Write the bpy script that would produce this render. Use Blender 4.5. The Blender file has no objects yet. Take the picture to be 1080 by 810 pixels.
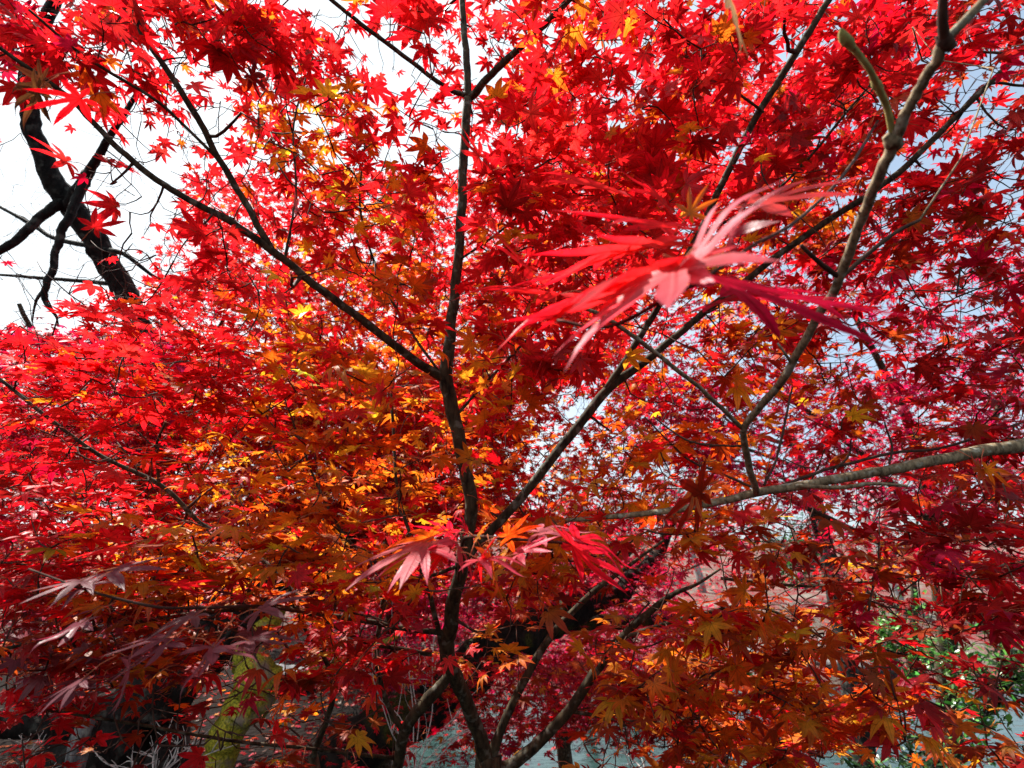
import bpy, math, random
import numpy as np
from mathutils import Vector, Matrix

rng = np.random.default_rng(7)
random.seed(7)
R = math.radians
scene = bpy.context.scene
COL = scene.collection

# ------------------------------------------------------------------ camera
CAM = np.array([0.0, 0.0, 1.55])
PITCH = R(19.85)
F = 540.0                                   # focal length in pixels of a 1080 px wide frame
cam_data = bpy.data.cameras.new("camera")
cam = bpy.data.objects.new("camera", cam_data)
COL.objects.link(cam)
cam.location = CAM
cam.rotation_euler = (R(90) + PITCH, 0, 0)
cam_data.sensor_width = 36
cam_data.lens = 18
cam_data.clip_start = 0.02
cam_data.clip_end = 2000
cam_data.dof.use_dof = True
cam_data.dof.focus_distance = 0.95
cam_data.dof.aperture_fstop = 7
scene.camera = cam

# ------------------------------------------------------------------ light
SUN_EL, SUN_AZ = R(57), R(-62)              # azimuth from +Y (view direction) towards +X
sun_dir = Vector((math.sin(SUN_AZ) * math.cos(SUN_EL), math.cos(SUN_AZ) * math.cos(SUN_EL), math.sin(SUN_EL)))
sd = bpy.data.lights.new("sun", 'SUN')
sd.energy = 5.0
sd.angle = R(0.5)
sd.color = (1.0, 0.95, 0.87)
sun = bpy.data.objects.new("sun", sd)
COL.objects.link(sun)
sun.rotation_euler = (-sun_dir).to_track_quat('-Z', 'Y').to_euler()
sun.location = (-10, 10, 20)

world = bpy.data.worlds.new("World")
scene.world = world
world.use_nodes = True
nt = world.node_tree
for n in list(nt.nodes):
    nt.nodes.remove(n)
wo = nt.nodes.new("ShaderNodeOutputWorld")
bg = nt.nodes.new("ShaderNodeBackground")
sky = nt.nodes.new("ShaderNodeTexSky")
sky.sky_type = 'NISHITA'
sky.sun_disc = False
sky.sun_elevation = SUN_EL
sky.sun_rotation = SUN_AZ
sky.air_density = 1.0
sky.dust_density = 2.0
tc = nt.nodes.new("ShaderNodeTexCoord")
mp = nt.nodes.new("ShaderNodeMapping")
mp.inputs['Scale'].default_value = (1.3, 1.3, 3.0)
nz = nt.nodes.new("ShaderNodeTexNoise")
nz.inputs['Scale'].default_value = 2.2
nz.inputs['Detail'].default_value = 6
nz.inputs['Roughness'].default_value = 0.6
cr = nt.nodes.new("ShaderNodeValToRGB")
cr.color_ramp.elements[0].color = (0.55, 0.55, 0.55, 1)
cr.color_ramp.elements[0].position = 0.40
cr.color_ramp.elements[1].position = 0.66
mx = nt.nodes.new("ShaderNodeMix")
mx.data_type = 'RGBA'
cc = nt.nodes.new("ShaderNodeMix")                    # thin cloud: pale blue white, whiter round the sun's side
cc.data_type = 'RGBA'
cc.inputs['A'].default_value = (3.0, 3.75, 4.25, 1)
cc.inputs['B'].default_value = (5.8, 6.2, 6.5, 1)
nt.links.new(cc.outputs['Result'], mx.inputs['B'])
nt.links.new(tc.outputs['Generated'], mp.inputs['Vector'])
nt.links.new(mp.outputs['Vector'], nz.inputs['Vector'])
nt.links.new(nz.outputs['Fac'], cr.inputs['Fac'])
# thin bright overcast thickens towards the left (the sun's side), clearer to the right
sxyz = nt.nodes.new("ShaderNodeSeparateXYZ")
nt.links.new(tc.outputs['Generated'], sxyz.inputs[0])
side = nt.nodes.new("ShaderNodeMapRange")
side.inputs['From Min'].default_value = 0.45
side.inputs['From Max'].default_value = -0.45
side.inputs['To Min'].default_value = 0.0
side.inputs['To Max'].default_value = 0.85
nt.links.new(sxyz.outputs['X'], side.inputs['Value'])
nt.links.new(side.outputs[0], cc.inputs['Factor'])
addc = nt.nodes.new("ShaderNodeMath")
addc.operation = 'MULTIPLY_ADD'
addc.use_clamp = True
addc.inputs[1].default_value = 0.8
nt.links.new(cr.outputs['Color'], addc.inputs[0])
nt.links.new(side.outputs[0], addc.inputs[2])
nt.links.new(addc.outputs[0], mx.inputs['Factor'])
nt.links.new(sky.outputs['Color'], mx.inputs['A'])
nt.links.new(mx.outputs['Result'], bg.inputs['Color'])
bg.inputs['Strength'].default_value = 0.075
nt.links.new(bg.outputs['Background'], wo.inputs['Surface'])

vs = scene.view_settings
vs.view_transform = 'Standard'
vs.look = 'None'
vs.gamma = 1
vs.exposure = 1.7
vs.use_curve_mapping = False
try:
    scene.cycles.max_bounces = 8
    scene.cycles.transmission_bounces = 6
    scene.cycles.diffuse_bounces = 5
except Exception:
    pass

# ------------------------------------------------------------------ helpers
CP, SP = math.cos(PITCH), math.sin(PITCH)
AX = np.array([1.0, 0, 0])
AY = np.array([0, -SP, CP])                 # camera up
AZ = np.array([0, CP, SP])                  # viewing direction


def at(px, py, d):
    """point seen at pixel (px, py) of the 1080x810 photograph, d metres along the view axis"""
    px = np.asarray(px, float); py = np.asarray(py, float); d = np.asarray(d, float)
    return (CAM + ((px - 540) / F * d)[..., None] * AX + ((405 - py) / F * d)[..., None] * AY + d[..., None] * AZ)


def project(p):
    q = p - CAM
    d = q @ AZ
    dd = np.maximum(d, 1e-3)
    return 540 + F * (q @ AX) / dd, 405 - F * (q @ AY) / dd, d


def norm(v):
    return v / np.maximum(np.linalg.norm(v, axis=-1, keepdims=True), 1e-9)


def link_mesh(name, verts, faces_flat, loop_tot, mat, parent=None, smooth=True, colors=None, uvs=None, origin=None):
    """one mesh object from numpy arrays"""
    verts = np.asarray(verts, np.float32)
    o_ = np.zeros(3) if origin is None else np.asarray(origin)
    verts = verts - o_.astype(np.float32)
    me = bpy.data.meshes.new(name)
    nl = len(faces_flat); nf = len(loop_tot)
    me.vertices.add(len(verts)); me.loops.add(nl); me.polygons.add(nf)
    me.vertices.foreach_set("co", verts.ravel())
    me.loops.foreach_set("vertex_index", np.asarray(faces_flat, np.int32))
    ls = np.concatenate([[0], np.cumsum(loop_tot)[:-1]]).astype(np.int32)
    me.polygons.foreach_set("loop_start", ls)
    me.polygons.foreach_set("loop_total", np.asarray(loop_tot, np.int32))
    if smooth:
        me.polygons.foreach_set("use_smooth", np.ones(nf, bool))
    me.update(calc_edges=True)
    if colors is not None:
        a = me.attributes.new("leaf_colour", 'FLOAT_COLOR', 'POINT')
        a.data.foreach_set("color", np.asarray(colors, np.float32).ravel())
    if uvs is not None:
        a = me.attributes.new("leaf_uv", 'FLOAT_VECTOR', 'POINT')
        a.data.foreach_set("vector", np.asarray(uvs, np.float32).ravel())
    me.materials.append(mat)
    o = bpy.data.objects.new(name, me)
    COL.objects.link(o)
    if parent is not None:
        o.parent = parent
        o.location = o_ - np.array(parent['_w'])
        o['_w'] = [float(v) for v in o_]
    else:
        o.location = o_
        o['_w'] = [float(v) for v in o_]
    return o


def tag(o, label=None, cat=None, group=None, kind=None):
    if label: o['label'] = label
    if cat: o['category'] = cat
    if group: o['group'] = group
    if kind: o['kind'] = kind
    return o


def empty(name, loc, label, cat, group=None):
    o = bpy.data.objects.new(name, None)
    COL.objects.link(o)
    o.location = loc
    o.empty_display_size = 0.1
    o['_w'] = [float(v) for v in loc]
    return tag(o, label, cat, group)


def catmull(P, n):
    P = np.asarray(P, float)
    Q = np.vstack([2 * P[0] - P[1], P, 2 * P[-1] - P[-2]])
    out = []
    for i in range(len(P) - 1):
        p0, p1, p2, p3 = Q[i:i + 4]
        for t in np.linspace(0, 1, n, endpoint=False):
            out.append(0.5 * (2 * p1 + (p2 - p0) * t + (2 * p0 - 5 * p1 + 4 * p2 - p3) * t * t + (3 * p1 - p0 - 3 * p2 + p3) * t ** 3))
    out.append(P[-1])
    return np.array(out)


def tube(path, rad, sides, lump=0.0):
    """verts, faces_flat, totals of a closed tapering tube"""
    path = np.asarray(path, float); rad = np.asarray(rad, float)
    n = len(path)
    T = np.gradient(path, axis=0)
    T = norm(T)
    ref = np.array([0.3, 0.2, 0.93])
    if abs(T[0] @ ref) > 0.9:
        ref = np.array([1.0, 0.1, 0])
    U = np.empty_like(T)
    u = ref
    for i in range(n):
        u = u - T[i] * (u @ T[i])
        u = u / (np.linalg.norm(u) + 1e-9)
        U[i] = u
    W = np.cross(T, U)
    a = np.arange(sides) / sides * 2 * math.pi
    rr = rad[:, None] * np.ones(sides)
    if lump > 0:
        rr = rr * (1 + lump * rng.normal(0, 1, (n, sides)))
    ring = path[:, None, :] + rr[..., None] * (np.cos(a)[None, :, None] * U[:, None, :] + np.sin(a)[None, :, None] * W[:, None, :])
    V = ring.reshape(-1, 3)
    i = np.arange(n - 1)[:, None] * sides
    k = np.arange(sides)[None, :]
    k2 = (k + 1) % sides
    q = np.stack([i + k, i + k2, i + sides + k2, i + sides + k], -1).reshape(-1, 4)
    ff = list(q.ravel()); tot = [4] * len(q)
    ff += list(range(sides))[::-1]; tot.append(sides)
    ff += list(range((n - 1) * sides, n * sides)); tot.append(sides)
    return V, np.array(ff), np.array(tot)


class Batch:
    def __init__(s):
        s.V = []; s.Fc = []; s.T = []; s.C = []; s.U = []; s.n = 0

    def add(s, V, ff, tot, C=None, U=None):
        s.V.append(V); s.Fc.append(np.asarray(ff) + s.n); s.T.append(np.asarray(tot)); s.n += len(V)
        if C is not None: s.C.append(C)
        if U is not None: s.U.append(U)

    def build(s, name, mat, parent=None, origin=None, smooth=True):
        return link_mesh(name, np.vstack(s.V), np.concatenate(s.Fc), np.concatenate(s.T), mat, parent, smooth,
                         np.vstack(s.C) if s.C else None, np.vstack(s.U) if s.U else None, origin)


# ------------------------------------------------------------------ materials
def new_mat(name):
    m = bpy.data.materials.new(name)
    m.use_nodes = True
    t = m.node_tree
    for n in list(t.nodes):
        t.nodes.remove(n)
    out = t.nodes.new("ShaderNodeOutputMaterial")
    return m, t, out


def N(t, typ, **kw):
    n = t.nodes.new(typ)
    for k, v in kw.items():
        if k in n.inputs: n.inputs[k].default_value = v
        else: setattr(n, k, v)
    return n


def leaf_material(name, transl=0.68, rough=0.42, spec=0.30):
    m, t, out = new_mat(name)
    at_ = N(t, "ShaderNodeAttribute", attribute_name="leaf_colour")
    uv = N(t, "ShaderNodeAttribute", attribute_name="leaf_uv")
    sep = N(t, "ShaderNodeSeparateXYZ")
    t.links.new(uv.outputs['Vector'], sep.inputs[0])
    # midrib of every lobe: uv.y is the sideways offset from it, uv.z selects side veins
    ab = N(t, "ShaderNodeMath", operation='ABSOLUTE'); t.links.new(sep.outputs['Y'], ab.inputs[0])
    mr = N(t, "ShaderNodeMapRange", interpolation_type='SMOOTHSTEP')
    mr.inputs['From Min'].default_value = 0.006; mr.inputs['From Max'].default_value = 0.022
    mr.inputs['To Min'].default_value = 1.0; mr.inputs['To Max'].default_value = 0.0
    t.links.new(ab.outputs[0], mr.inputs['Value'])
    # herringbone side veins
    mu = N(t, "ShaderNodeMath", operation='MULTIPLY_ADD'); mu.inputs[1].default_value = -1.0
    t.links.new(ab.outputs[0], mu.inputs[0]); t.links.new(sep.outputs['X'], mu.inputs[2])
    m2 = N(t, "ShaderNodeMath", operation='MULTIPLY'); m2.inputs[1].default_value = 62.0
    t.links.new(mu.outputs[0], m2.inputs[0])
    sn = N(t, "ShaderNodeMath", operation='SINE'); t.links.new(m2.outputs[0], sn.inputs[0])
    m3 = N(t, "ShaderNodeMapRange", interpolation_type='SMOOTHSTEP')
    m3.inputs['From Min'].default_value = 0.8; m3.inputs['From Max'].default_value = 1.0
    m3.inputs['To Min'].default_value = 0.0; m3.inputs['To Max'].default_value = 0.35
    t.links.new(sn.outputs[0], m3.inputs['Value'])
    vein = N(t, "ShaderNodeMath", operation='MAXIMUM')
    t.links.new(mr.outputs[0], vein.inputs[0]); t.links.new(m3.outputs[0], vein.inputs[1])
    # blotches
    geo = N(t, "ShaderNodeTexCoord")
    nz = N(t, "ShaderNodeTexNoise"); nz.inputs['Scale'].default_value = 70; nz.inputs['Detail'].default_value = 5
    t.links.new(geo.outputs['Object'], nz.inputs['Vector'])
    mrn = N(t, "ShaderNodeMapRange"); mrn.inputs['From Min'].default_value = 0.3; mrn.inputs['From Max'].default_value = 0.72
    mrn.inputs['To Min'].default_value = 0.68; mrn.inputs['To Max'].default_value = 1.15
    t.links.new(nz.outputs['Fac'], mrn.inputs['Value'])
    mul = N(t, "ShaderNodeMix", data_type='RGBA', blend_type='MULTIPLY'); mul.inputs['Factor'].default_value = 1.0
    t.links.new(at_.outputs['Color'], mul.inputs['A']); t.links.new(mrn.outputs[0], mul.inputs['B'])
    # small brown spots
    n2 = N(t, "ShaderNodeTexNoise"); n2.inputs['Scale'].default_value = 210; n2.inputs['Detail'].default_value = 2
    t.links.new(geo.outputs['Object'], n2.inputs['Vector'])
    msp = N(t, "ShaderNodeMapRange"); msp.inputs['From Min'].default_value = 0.70; msp.inputs['From Max'].default_value = 0.76
    msp.inputs['To Min'].default_value = 0.0; msp.inputs['To Max'].default_value = 0.7
    t.links.new(n2.outputs['Fac'], msp.inputs['Value'])
    sp = N(t, "ShaderNodeMix", data_type='RGBA'); sp.inputs['B'].default_value = (0.06, 0.02, 0.01, 1)
    t.links.new(msp.outputs[0], sp.inputs['Factor']); t.links.new(mul.outputs['Result'], sp.inputs['A'])
    # veins slightly darker when lit through
    vd = N(t, "ShaderNodeMix", data_type='RGBA', blend_type='MULTIPLY'); vd.inputs['B'].default_value = (0.62, 0.5, 0.5, 1)
    t.links.new(vein.outputs[0], vd.inputs['Factor']); t.links.new(sp.outputs['Result'], vd.inputs['A'])
    gm = N(t, "ShaderNodeGamma"); gm.inputs['Gamma'].default_value = 1.2
    t.links.new(vd.outputs['Result'], gm.inputs['Color'])
    bmp = N(t, "ShaderNodeBump"); bmp.inputs['Strength'].default_value = 0.25; bmp.inputs['Distance'].default_value = 0.002
    t.links.new(vein.outputs[0], bmp.inputs['Height'])
    pr = N(t, "ShaderNodeBsdfPrincipled")
    pr.inputs['Roughness'].default_value = rough
    pr.inputs['Specular IOR Level'].default_value = spec
    t.links.new(sp.outputs['Result'], pr.inputs['Base Color']); t.links.new(bmp.outputs[0], pr.inputs['Normal'])
    tr = N(t, "ShaderNodeBsdfTranslucent")
    t.links.new(gm.outputs['Color'], tr.inputs['Color'])
    ms = N(t, "ShaderNodeMixShader"); ms.inputs[0].default_value = transl
    t.links.new(pr.outputs[0], ms.inputs[1]); t.links.new(tr.outputs[0], ms.inputs[2])
    t.links.new(ms.outputs[0], out.inputs['Surface'])
    return m


def bark_material(name, c1, c2, scale=40, moss=0.0, mossc=(0.20, 0.22, 0.03), lichen=0.0, bump=0.5, dist=0.004, stretch=0.35):
    m, t, out = new_mat(name)
    tc_ = N(t, "ShaderNodeTexCoord")
    mp_ = N(t, "ShaderNodeMapping"); mp_.inputs['Scale'].default_value = (1, 1, stretch)
    t.links.new(tc_.outputs['Object'], mp_.inputs['Vector'])
    n1 = N(t, "ShaderNodeTexNoise"); n1.inputs['Scale'].default_value = scale; n1.inputs['Detail'].default_value = 8; n1.inputs['Roughness'].default_value = 0.65
    t.links.new(mp_.outputs[0], n1.inputs['Vector'])
    r1 = N(t, "ShaderNodeValToRGB")
    r1.color_ramp.elements[0].position = 0.35; r1.color_ramp.elements[0].color = (*c1, 1)
    r1.color_ramp.elements[1].position = 0.65; r1.color_ramp.elements[1].color = (*c2, 1)
    t.links.new(n1.outputs['Fac'], r1.inputs['Fac'])
    col = r1.outputs['Color']
    if lichen > 0:
        v = N(t, "ShaderNodeTexNoise"); v.inputs['Scale'].default_value = scale * 0.55; v.inputs['Detail'].default_value = 4
        t.links.new(tc_.outputs['Object'], v.inputs['Vector'])
        r = N(t, "ShaderNodeMapRange"); r.inputs['From Min'].default_value = 0.56; r.inputs['From Max'].default_value = 0.66
        r.inputs['To Max'].default_value = lichen
        t.links.new(v.outputs['Fac'], r.inputs['Value'])
        mx_ = N(t, "ShaderNodeMix", data_type='RGBA'); mx_.inputs['B'].default_value = (0.34, 0.36, 0.30, 1)
        t.links.new(r.outputs[0], mx_.inputs['Factor']); t.links.new(col, mx_.inputs['A']); col = mx_.outputs['Result']
    if moss > 0:
        v = N(t, "ShaderNodeTexNoise"); v.inputs['Scale'].default_value = 4.5; v.inputs['Detail'].default_value = 7; v.inputs['Roughness'].default_value = 0.65
        t.links.new(tc_.outputs['Object'], v.inputs['Vector'])
        r = N(t, "ShaderNodeMapRange"); r.inputs['From Min'].default_value = 0.62 - 0.35 * moss; r.inputs['From Max'].default_value = 0.72 - 0.35 * moss
        t.links.new(v.outputs['Fac'], r.inputs['Value'])
        fz = N(t, "ShaderNodeTexNoise"); fz.inputs['Scale'].default_value = 90; fz.inputs['Detail'].default_value = 4
        t.links.new(tc_.outputs['Object'], fz.inputs['Vector'])
        fr = N(t, "ShaderNodeValToRGB"); fr.color_ramp.elements[0].position = 0.35; fr.color_ramp.elements[1].position = 0.7
        fr.color_ramp.elements[0].color = (mossc[0] * .35, mossc[1] * .4, mossc[2] * .5, 1); fr.color_ramp.elements[1].color = (mossc[0] * 1.5, mossc[1] * 1.4, mossc[2] * 1.2, 1)
        t.links.new(fz.outputs['Fac'], fr.inputs['Fac'])
        mx_ = N(t, "ShaderNodeMix", data_type='RGBA'); t.links.new(fr.outputs['Color'], mx_.inputs['B'])
        t.links.new(r.outputs[0], mx_.inputs['Factor']); t.links.new(col, mx_.inputs['A']); col = mx_.outputs['Result']
    b = N(t, "ShaderNodeBump"); b.inputs['Strength'].default_value = bump; b.inputs['Distance'].default_value = dist
    t.links.new(n1.outputs['Fac'], b.inputs['Height'])
    p = N(t, "ShaderNodeBsdfPrincipled"); p.inputs['Roughness'].default_value = 0.8; p.inputs['Specular IOR Level'].default_value = 0.1
    t.links.new(col, p.inputs['Base Color']); t.links.new(b.outputs[0], p.inputs['Normal'])
    t.links.new(p.outputs[0], out.inputs['Surface'])
    return m


M_LEAF = leaf_material("maple_leaf")
M_GREEN = leaf_material("evergreen_leaf", transl=0.3, rough=0.28, spec=0.5)
M_BARK = bark_material("maple_bark", (0.009, 0.007, 0.005), (0.062, 0.048, 0.027), 80, lichen=0.22, bump=0.8, dist=0.002)
M_TWIG = bark_material("twig_bark", (0.030, 0.014, 0.012), (0.075, 0.040, 0.028), 90, dist=0.0006)
M_PALE = bark_material("pale_bark", (0.050, 0.034, 0.020), (0.24, 0.18, 0.11), 170, lichen=0.5, bump=0.9, dist=0.0014)
M_GREENTWIG = bark_material("green_twig_bark", (0.16, 0.14, 0.04), (0.30, 0.27, 0.10), 120, dist=0.0005)
M_OLD = bark_material("shaded_old_dark_bark", (0.004, 0.0035, 0.0035), (0.020, 0.018, 0.016), 26, lichen=0.12, bump=1.0, dist=0.03)  # dark bark, deepened further: missing tree shade put into the colour
M_OLDMOSS = bark_material("old_mossy_bark", (0.004, 0.0035, 0.003), (0.022, 0.018, 0.015), 24, moss=0.3, mossc=(0.045, 0.048, 0.012), bump=1.0, dist=0.03)  # bark tone deepened to stand in for shade; moss is its own
M_MOSS = bark_material("mossy_bark", (0.16, 0.13, 0.10), (0.30, 0.26, 0.2), 20, moss=0.7, mossc=(0.34, 0.33, 0.035), bump=1.0, dist=0.02)
M_GREY = bark_material("grey_bark", (0.04, 0.04, 0.043), (0.20, 0.20, 0.20), 40, lichen=0.6, bump=1.0, dist=0.02)
M_DEAD = bark_material("dead_twig", (0.26, 0.25, 0.23), (0.5, 0.48, 0.45), 60, dist=0.001)
M_STALK = bark_material("leaf_stalk", (0.26, 0.05, 0.03), (0.42, 0.13, 0.06), 80, dist=0.0002)

# ------------------------------------------------------------------ leaf shapes
LOBES7 = [(0, 1.0), (41, 0.93), (-41, 0.93), (84, 0.72), (-84, 0.72), (128, 0.40), (-128, 0.40)]
LOBES5 = [(0, 1.0), (43, 0.90), (-43, 0.90), (92, 0.62), (-92, 0.62)]


def leaf_proto(lobes, detail, width=0.150, sinus=0.36):
    """flat leaf: x towards the tip lobe, origin at the stalk; returns V, faces, totals, uv(r, side, 0)"""
    order = sorted(lobes, key=lambda l: l[0])
    V = [(0, 0, 0)]; UV = [(0, 0, 0)]; ff = []; tot = []

    def add(x, y, u, v):
        V.append((x, y, 0)); UV.append((u, v, 0)); return len(V) - 1
    nl = len(order)
    sin_idx = []
    for i in range(nl + 1):
        if i == 0: a = order[0][0] - 26; r = 0.10
        elif i == nl: a = order[-1][0] + 26; r = 0.10
        else:
            a = (order[i][0] + order[i - 1][0]) / 2
            r = sinus * min(order[i][1], order[i - 1][1]) ** 0.6
        a = R(a)
        sin_idx.append((r, a))
    if detail == 'hi':
        prof = [(0.34, 0.80), (0.42, 0.96), (0.47, 0.90), (0.53, 0.97), (0.57, 0.84), (0.63, 0.86), (0.67, 0.70), (0.73, 0.66), (0.77, 0.49), (0.83, 0.42), (0.88, 0.24), (0.94, 0.10)]
    elif detail == 'mid':
        prof = [(0.40, 0.98), (0.68, 0.74)]
    else:
        prof = [(0.52, 0.95)]
    for i, (ang, L) in enumerate(order):
        ca, sa = math.cos(R(ang)), math.sin(R(ang))
        w = width * (0.55 + 0.45 * L)

        def P(r, s):
            return add(r * ca - s * sa, r * sa + s * ca, r, s)
        r0, a0 = sin_idx[i]; r1, a1 = sin_idx[i + 1]
        s0 = math.sin(a0 - R(ang)) * r0; q0 = math.cos(a0 - R(ang)) * r0
        s1 = math.sin(a1 - R(ang)) * r1; q1 = math.cos(a1 - R(ang)) * r1
        rt = add(r0 * math.cos(a0), r0 * math.sin(a0), q0, s0)
        lf = add(r1 * math.cos(a1), r1 * math.sin(a1), q1, s1)
        tip = P(L, 0)
        if detail == 'far':
            sr = P(prof[0][0] * L, -w); sl = P(prof[0][0] * L, w)
            ff += [0, rt, sr, tip, sl, lf]; tot.append(6)
        else:
            mprev = 0; rp = rt; lp = lf
            for (rr, ww) in prof:
                jag = 0.0
                mm = P(rr * L, 0); a = P((rr + jag) * L, -w * ww); b = P((rr + jag) * L, w * ww)
                ff += [mprev, rp, a, mm]; tot.append(4)
                ff += [mprev, mm, b, lp]; tot.append(4)
                mprev, rp, lp = mm, a, b
            ff += [mprev, rp, tip]; tot.append(3)
            ff += [mprev, tip, lp]; tot.append(3)
    return np.array(V, float), np.array(ff), np.array(tot), np.array(UV, float)


HEROES = [leaf_proto(LOBES7, 'hi', 0.100, 0.26), leaf_proto(LOBES7, 'hi', 0.088, 0.22), leaf_proto([(a * 0.9, l) for a, l in LOBES7], 'hi', 0.12, 0.30), leaf_proto(LOBES5, 'hi', 0.13, 0.30)]
PROTO = {}
for dt in ('hi', 'mid', 'far'):
    PROTO[dt] = [leaf_proto(LOBES7, dt), leaf_proto(LOBES7, dt, 0.130, 0.33), leaf_proto(LOBES5, dt, 0.165, 0.38), leaf_proto([(a * 0.92, l) for a, l in LOBES7], dt, 0.135, 0.37)]

# leaf colours, some with sun or sky sheen mixed in: (centre, tip)
PAL = {
    'B': ((0.84, 0.038, 0.034), (0.82, 0.014, 0.034)),      # scarlet
    'R': ((0.72, 0.026, 0.028), (0.70, 0.010, 0.028)),      # red
    'O': ((0.84, 0.22, 0.022), (0.80, 0.10, 0.018)),       # orange
    'Y': ((0.88, 0.38, 0.032), (0.86, 0.22, 0.024)),        # yellow orange
    'C': ((0.55, 0.014, 0.050), (0.52, 0.008, 0.055)),      # crimson
    'M': ((0.56, 0.020, 0.11), (0.52, 0.014, 0.12)),      # magenta red
    'D': ((0.36, 0.016, 0.015), (0.36, 0.008, 0.014)),      # dark red
    'T': ((0.46, 0.085, 0.018), (0.44, 0.030, 0.016)),      # rusty
    'P': ((0.25, 0.055, 0.075), (0.24, 0.060, 0.085)),      # dark red with the sky's sheen mixed into the colour
    'K': ((0.74, 0.085, 0.09), (0.78, 0.105, 0.14)),         # red with a sunlit pink sheen in the colour
    'W': ((0.80, 0.085, 0.11), (0.82, 0.10, 0.16)),      # red, a paler sunlit sheen put into the colour
    'H': ((0.82, 0.035, 0.055), (0.80, 0.016, 0.070)),    # pinkish red
    'S': ((0.30, 0.17, 0.08), (0.26, 0.14, 0.065)),      # tan
    'N': ((0.11, 0.032, 0.014), (0.08, 0.020, 0.012)),      # withered brown
}
MIXES = {                                                    # zone letter -> leaf kinds found there
    'B': 'BBBBBRRBO', 'R': 'RRRRRBBRDO', 'r': 'RRRRBRRDDC', 'O': 'OOROBOYYT', 'o': 'ROBOYRBYY', 'Y': 'YOOYOTR', 'C': 'CCCCRCM', 'M': 'MMMCC',
    'D': 'DDRDTDCR', 'T': 'TTODTRY', 'P': 'PPDRTO', 'G': 'OOYTYOR',
}


class Leaves:
    """a list of leaves kept as arrays until the tree is finished"""
    def __init__(s):
        s.pos = []; s.nrm = []; s.tip = []; s.size = []; s.pal = []; s.node = []; s.curl = []; s.hero = []

    def add(s, pos, nrm, tip, size, pal, node, curl=None, hero=False):
        s.pos.append(pos); s.nrm.append(nrm); s.tip.append(tip); s.size.append(size); s.pal.append(pal); s.node.append(node)
        s.curl.append((rng.uniform(-0.15, 0.5) if rng.random() > 0.15 else rng.uniform(0.5, 1.15)) if curl is None else curl); s.hero.append(hero)

    def arrays(s):
        P = np.array(s.pos); n = norm(np.array(s.nrm)); t = np.array(s.tip)
        t = norm(t - n * np.sum(t * n, -1, keepdims=True))
        y = np.cross(n, t)
        return P, n, t, y, np.array(s.size), np.array(s.pal), np.array(s.node), np.array(s.curl), np.array(s.hero)


def leaf_geo(idx, A, proto):
    """vertices, colours, uvs for the leaves idx, all from one outline"""
    P, n, t, y, sz, pal, node, curl, hero = A
    V, ff, tot, UV = proto
    m = len(idx); k = len(V)
    r = np.hypot(V[:, 0], V[:, 1])
    fold = rng.uniform(0.0, 0.5, m)
    wav = rng.normal(0, 0.06, (m, 1)) * np.sin(V[None, :, 0] * 6 + rng.uniform(0, 6, (m, 1)))
    tw = rng.normal(0, 0.16, (m, 1)) * (V[None, :, 0] * V[None, :, 1])
    side = np.abs(UV[:, 1])
    z = -curl[idx][:, None] * (r ** 2)[None] * 0.75 + fold[:, None] * side[None] * 0.9 + wav * r[None] + tw
    shrink = 1 - 0.12 * np.abs(curl[idx][:, None]) * r[None]
    sx = rng.uniform(0.9, 1.1, (m, 1)); sy = rng.uniform(0.85, 1.1, (m, 1))
    X = V[None, :, 0] * sx * shrink; Y = V[None, :, 1] * sy * shrink
    S = sz[idx][:, None, None]
    W = P[idx][:, None] + S * (X[..., None] * t[idx][:, None] + Y[..., None] * y[idx][:, None] + z[..., None] * n[idx][:, None])
    c0 = np.array([PAL[p][0] for p in pal[idx]]); c1 = np.array([PAL[p][1] for p in pal[idx]])
    br = rng.lognormal(0, 0.16, (m, 1)); gr = rng.lognormal(0, 0.28, (m, 1))
    jj = np.concatenate([br, br * gr, br * gr ** 0.5], 1)
    c0 = c0 * jj; c1 = c1 * jj
    w = np.clip((r * 1.35 - 0.15 + rng.normal(0, 0.15, (m, 1))), 0, 1)[..., None]
    C = c0[:, None] * (1 - w) + c1[:, None] * w
    C = np.clip(C, 0.002, 0.9)
    C4 = np.concatenate([C, np.ones((m, k, 1))], -1)
    Fi = (ff[None] + (np.arange(m) * k)[:, None]).ravel()
    return W.reshape(-1, 3), Fi, np.tile(tot, m), C4.reshape(-1, 4), np.tile(UV, (m, 1))


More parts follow.
